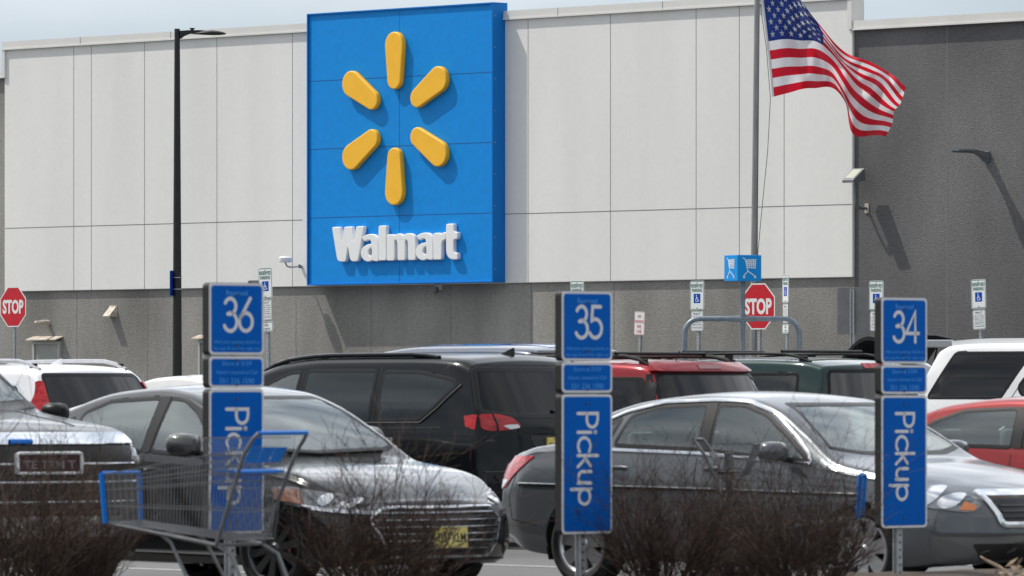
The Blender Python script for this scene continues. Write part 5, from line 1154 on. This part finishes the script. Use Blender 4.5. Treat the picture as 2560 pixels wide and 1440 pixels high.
def red_suv():
    S = suv_spec(4.5, 1.85, 1.72, hood=1.1, belt=1.06, rear=.40, xf=1.35, xr=-1.3, crown=.03)
    def ex(c):
        c.patch('spoiler', 'B', roundp([(-.66, 1.655), (.66, 1.655), (.72, 1.585), (-.72, 1.585)], .03), c.pm, off=.04); c.patch('brake_light', 'B', [(-.16, 1.635), (.16, 1.635), (.16, 1.605), (-.16, 1.605)], mat('dark_red_lens', (.2, .01, .012), .15, coat=1.), off=.046)
        for ax in 'RL': c.patch('pillar_cover', ax, [(-1.88, 1.57), (-1.98, 1.1), (-1.84, 1.1), (-1.76, 1.57)], M_black, off=.006)
        for sg in (-1, 1): pass
        h, n = c.hit('T', -1.5, 0); MB().tube([h, h + Vector((-.05, 0, .09))], .006, 6).build('roof_antenna', M_black, c.root)
        for x in (-1.3, -.2): MB().tube([(x, -.66, 1.775), (x, .66, 1.775)], .018, 8).build('cross_bar', M_black, c.root, smooth=True)
        c.plate('B', 0, .85, '')
    rear_suv('parked_suv', 'red SUV with black roof rails and dark glass behind the grey sedan', .5, 63.0, 137, paint('bright_red', (.24, .008, .014), .2, .3), S,
        [[(.1, 1.53), (.12, 1.1), (1.0, 1.08), (.72, 1.3), (.42, 1.52)], [(.0, 1.53), (.02, 1.1), (-.8, 1.11), (-.78, 1.53)], [(-.88, 1.53), (-.9, 1.1), (-1.84, 1.12), (-1.74, 1.53)]],
        [(-.70, 1.58), (.70, 1.58), (.80, 1.12), (-.80, 1.12)], [('B', [(.9, 1.08), (.86, 1.12), (.72, 1.06), (.72, .8), (.9, .8)], M_redlens), ('S', [(-2.16, .8), (-2.1, 1.1), (-1.95, 1.08), (-2.02, .8)], M_redlens)], rails=(-1.75, .4, .64, M_black, .055, .02, True), extra=ex)
red_suv()
def green_suv():
    S = suv_spec(4.45, 1.82, 1.74, hood=1.12, belt=1.12, rear=.16, xf=1.32, xr=-1.28, tumble=.16, rad=.06, crown=.025)
    def ex(c):
        c.patch('brake_light', 'B', [(-.17, 1.67), (.17, 1.67), (.17, 1.63), (-.17, 1.63)], M_redlens, off=.012); c.plate('B', .3, .85, '')
        for x in (-1.4, -.1): MB().tube([(x, -.64, 1.80), (x, .64, 1.80)], .016, 8).build('cross_bar', M_black, c.root, smooth=True)
        c.patch('roof_panel', 'T', roundp([(-1.7, -.6), (-1.7, .6), (.2, .6), (.2, -.6)], .08), mat('faded_black_roof', (.05, .055, .055), .5), off=.004)
    rear_suv('parked_suv', 'dark green boxy SUV with roof rack, left of the number 34 sign', 2.1, 65.4, 138, paint('forest_green', (.005, .026, .026), .2, .35), S,
        [[(.1, 1.57), (.12, 1.15), (1.0, 1.13), (.8, 1.3), (.55, 1.56)], [(.0, 1.57), (.02, 1.15), (-.78, 1.16), (-.76, 1.57)], [(-.9, 1.57), (-.92, 1.16), (-1.75, 1.17), (-1.72, 1.57)]],
        [(-.66, 1.6), (.66, 1.6), (.72, 1.16), (-.72, 1.16)], [('B', [(.88, 1.1), (.76, 1.1), (.76, .8), (.88, .8)], M_redlens)], gl=glass('green_tint_glass', (.35, .45, .43), 1.7), gr=glass('grey_rear_glass', (.10, .11, .115), 1.7), rails=(-1.8, .35, .66, M_black, .055, .014, True), extra=ex)
green_suv()
def white_wagon():
    S = suv_spec(5.2, 2.0, 1.93, hood=1.25, belt=1.30, rear=.42, xf=1.5, xr=-1.5, tumble=.16, rad=.07, crown=.03, Rw=.39)
    def ex(c):
        for ax in 'RL': c.strip('door_gap', ax, [(-.62, 1.80), (-1.02, 1.28), (-1.05, .7)], .008, DK, off=.002, raised=False)
        for sg in (-1, 1): c.patch('roof_rail', 'T', roundp([(-2.05, sg * .74), (-2.05, sg * .62), (.5, sg * .62), (.5, sg * .74)], .05), c.pm, off=.05)
    rear_suv('parked_suv', 'white SUV with dark slanted quarter window, right edge behind the number 34 sign', 6.9, 70.3, -44, paint('plain_white', (.74, .75, .76), .0, .35), S,
        [[(.3, 1.78), (.3, 1.33), (1.1, 1.31), (.95, 1.45), (.7, 1.77)], [(.22, 1.79), (.22, 1.33), (-.86, 1.33), (-.92, 1.42), (-.60, 1.79)], [(-.78, 1.80), (-1.16, 1.30), (-2.24, 1.30), (-1.88, 1.80)]],
        [(-.66, 1.78), (.66, 1.78), (.76, 1.33), (-.76, 1.33)], [('B', [(.9, 1.2), (.8, 1.2), (.8, .9), (.9, .9)], M_redlens)], gl=G_dark, extra=ex)
white_wagon()
def striped_roof_suv():
    S = suv_spec(4.9, 1.95, 1.90, hood=1.15, belt=1.15, rear=.3, tumble=.2, rad=.08, crown=.05)
    def ex(c):
        mb = mat('roof_stripe_blue', (.02, .09, .34), .35, coat=1.)
        for y in (-.32, .0, .32): c.patch('roof_stripe', 'T', [(-2.0, y - .1), (-2.0, y + .1), (.4, y + .1), (.4, y - .1)], mb, off=.004)
    rear_suv('parked_suv', 'silver SUV with blue stripes on its roof, behind the black minivan', -.72, 73.2, 136, paint('blue_grey', (.05, .06, .085), .4, .35), S,
        [[(.1, 1.66), (.12, 1.2), (1.0, 1.18), (.8, 1.4), (.5, 1.65)], [(.0, 1.66), (.02, 1.2), (-.9, 1.2), (-.88, 1.66)], [(-1.0, 1.66), (-1.0, 1.2), (-1.95, 1.2), (-1.85, 1.66)]],
        [(-.68, 1.80), (.68, 1.80), (.78, 1.22), (-.78, 1.22)], [('B', [(.9, 1.2), (.8, 1.2), (.8, .9), (.9, .9)], M_redlens)], extra=ex)
striped_roof_suv()
def hatch_open():
    S = suv_spec(4.5, 1.85, 1.74, hood=1.05, belt=1.05, rear=.4, tumble=.24)
    def ex(c):
        w_ = .6; x0 = -1.80; z0 = 1.74; out = MB(); n = 10; vs = []                      # lifted tailgate, hinged at the roof edge
        for i in range(n + 1):
            t = i / n; x = x0 - 1.12 * t; z = z0 + .36 * math.sin(t * 1.7) - .12 * t * t; hw = w_ * (1 - .12 * t)
            vs += [(x, -hw, z), (x, -hw * .5, z + .05), (x, hw * .5, z + .05), (x, hw, z), (x, hw, z - .05), (x, -hw, z - .05)]
        fs = [(6 * i + k, 6 * i + (k + 1) % 6, 6 * i + 6 + (k + 1) % 6, 6 * i + 6 + k) for i in range(n) for k in range(6)] + [tuple(range(6)), tuple(range(6 * n + 5, 6 * n - 1, -1))]
        lg = out.add(vs, fs).build('liftgate', mat('gate_black', (.004, .004, .005), .6, spec=.15), c.root, smooth=True)
        MB().box(x0 - .06, x0 - .03, -.3, .3, z0 + .10, z0 + .125).build('brake_light', M_redlens, lg); MB().box(x0 - 1.2, x0 - 1.1, -.5, .5, z0 + .13, z0 + .23).build('gate_edge', c.pm, lg, bevel=.015)
        for y in (-.55, .55): MB().tube([(x0 - .1, y, 1.2), (x0 - .5, y, z0 + .2)], .012, 6).build('gas_strut', M_black, lg)
    rear_suv('parked_hatchback', 'silver hatchback with its black tailgate raised, behind the number 34 sign', 4.28, 84.3, 108, paint('silver', (.5, .51, .53), .5, .35), S,
        [[(.1, 1.43), (.12, 1.07), (1.0, 1.05), (.75, 1.25), (.45, 1.42)], [(.0, 1.43), (.02, 1.08), (-.8, 1.09), (-.78, 1.43)], [(-.9, 1.42), (-.92, 1.1), (-1.4, 1.12), (-1.55, 1.3)]],
        [(-.6, 1.5), (.6, 1.5), (.72, 1.12), (-.72, 1.12)], [('B', [(.88, 1.1), (.7, 1.1), (.7, .9), (.88, .9)], M_redlens)], extra=ex, cat='hatchback')
hatch_open()

def plain_sedan(label, X, Y, th, pm, gl=None, steer=0, extra=None, rim=7, pill=True, **k):
    c = Car(sedan_spec(**k), 'parked_sedan', (X, Y, gz(Y)), R(th), label, pm, 'car', LOT); g = gl or G_clear
    for ax in 'RL':
        c.window(ax, [(-.06, 1.33), (-.02, 1.03), (.96, .975), (.72, 1.10), (.42, 1.265), (.2, 1.325)], g)
        c.window(ax, [(-.17, 1.335), (-.13, 1.035), (-1.1, 1.06), (-1.0, 1.22), (-.7, 1.315)], g)
        if pill: c.patch('pillar_cover', ax, [(-.165, 1.345), (-.12, 1.03), (-.03, 1.025), (-.07, 1.345)], M_black, off=.007)
        c.patch('tail_light', ax, [(-2.42, .74), (-2.40, .90), (-2.1, .93), (-2.15, .78)], M_redlens, off=.01, r=.02); c.patch('head_light', ax, [(2.30, .60), (1.75, .69), (1.7, .79), (2.2, .72)], M_whitelens, off=.008, r=.03)
    seams(c, [[(-.12, .98), (-.1, .5), (-.12, .26), (.95, .24), (1.12, .5), (1.02, .95)], [(-.12, .26), (-.85, .24), (-1.02, .6), (-1.12, .8), (-1.08, .99)]])
    c.window('F', [(-.50, 1.34), (.50, 1.34), (.70, 1.08), (.45, 1.05), (-.45, 1.05), (-.70, 1.08)], G_wind, 'windscreen', trim=.03); c.window('B', [(-.50, 1.33), (.50, 1.33), (.64, 1.15), (-.64, 1.15)], g, 'rear_window', trim=.03)
    for sg in (1, -1): c.patch('tail_light', 'B', [(sg * a, b) for a, b in ((.90, .70), (.88, .93), (.62, .93), (.58, .86), (.70, .70))], M_redlens, off=.012, r=.02)
    c.patch('grille', 'F', [(-.42, .66), (.42, .66), (.36, .5), (-.36, .5)], GRL, off=.006, r=.03)
    if extra: extra(c)
    c.mirror(.80, .95, pm); c.handles((-.30, -1.18), .86, pm); c.interior(.28, -.72, zb=.58, hz=1.14); c.wheels(.325, .222, .215, rim, M_alloy, steer=steer); return c.finish()
plain_sedan('red sedan with dark pillars at the right edge, behind the grey sedan hood', 4.55, 49.7, -44, paint('dull_red', (.25, .015, .016), .15, .35), top=[(-2.465, .93), (-2.3, 1.03), (-1.95, 1.06), (-1.75, 1.085), (-1.25, 1.29), (-.85, 1.40), (-.25, 1.445), (.2, 1.425), (.5, 1.37), (.85, 1.215), (1.22, 1.035), (1.6, .96), (2.05, .86), (2.33, .775), (2.465, .70)])
def badge(c):
    mb = MB(); h, n = c.hit('B', -.55, 1.0)
    for k, w_ in enumerate((.03, .045, .03, .012, .035, .03)): mb.box(-.155 + .055 * k, -.155 + .055 * k + w_, -.003, 0, -.018, .018)
    o = mb.build('trunk_badge', M_chrome, c.root); o.location = h + n * .004; o.rotation_euler = (0, 0, R(-90))
    h, n = c.hit('T', -.9, .0); MB().tube([h, h + Vector((-.12, 0, .2))], .004, 5).build('roof_antenna', M_black, c.root)
plain_sedan('silver sedan with red corner tail light, squeezed between charcoal sedan and minivan', -3.17, 58.0, 137, paint('light_silver', (.46, .46, .46), .4, .38), extra=badge, L=4.75,
    top=[(-2.375, 1.09), (-2.25, 1.14), (-1.95, 1.15), (-1.7, 1.155), (-1.25, 1.28), (-.8, 1.37), (-.25, 1.40), (.2, 1.38), (.5, 1.32), (.85, 1.215), (1.22, 1.035), (1.6, .96), (2.05, .86), (2.28, .775), (2.375, .70)], belt=[(-2.375, .97), (-1.8, .98), (-1.0, .95), (0, .92), (1.2, .885), (1.9, .80), (2.375, .60)])
plain_sedan('silver car roof with a small black fin, low behind the lamp post', -4.2, 85.5, 136, paint('light_silver', (.46, .46, .46), .4, .38), extra=lambda c: c.fin(-.95, M_black), gl=G_dark,
    top=[(-2.465, .98), (-2.3, 1.08), (-1.95, 1.11), (-1.75, 1.13), (-1.25, 1.34), (-.85, 1.48), (-.25, 1.53), (.2, 1.51), (.5, 1.44), (.85, 1.255), (1.22, 1.06), (1.6, .98), (2.05, .87), (2.33, .775), (2.465, .70)])
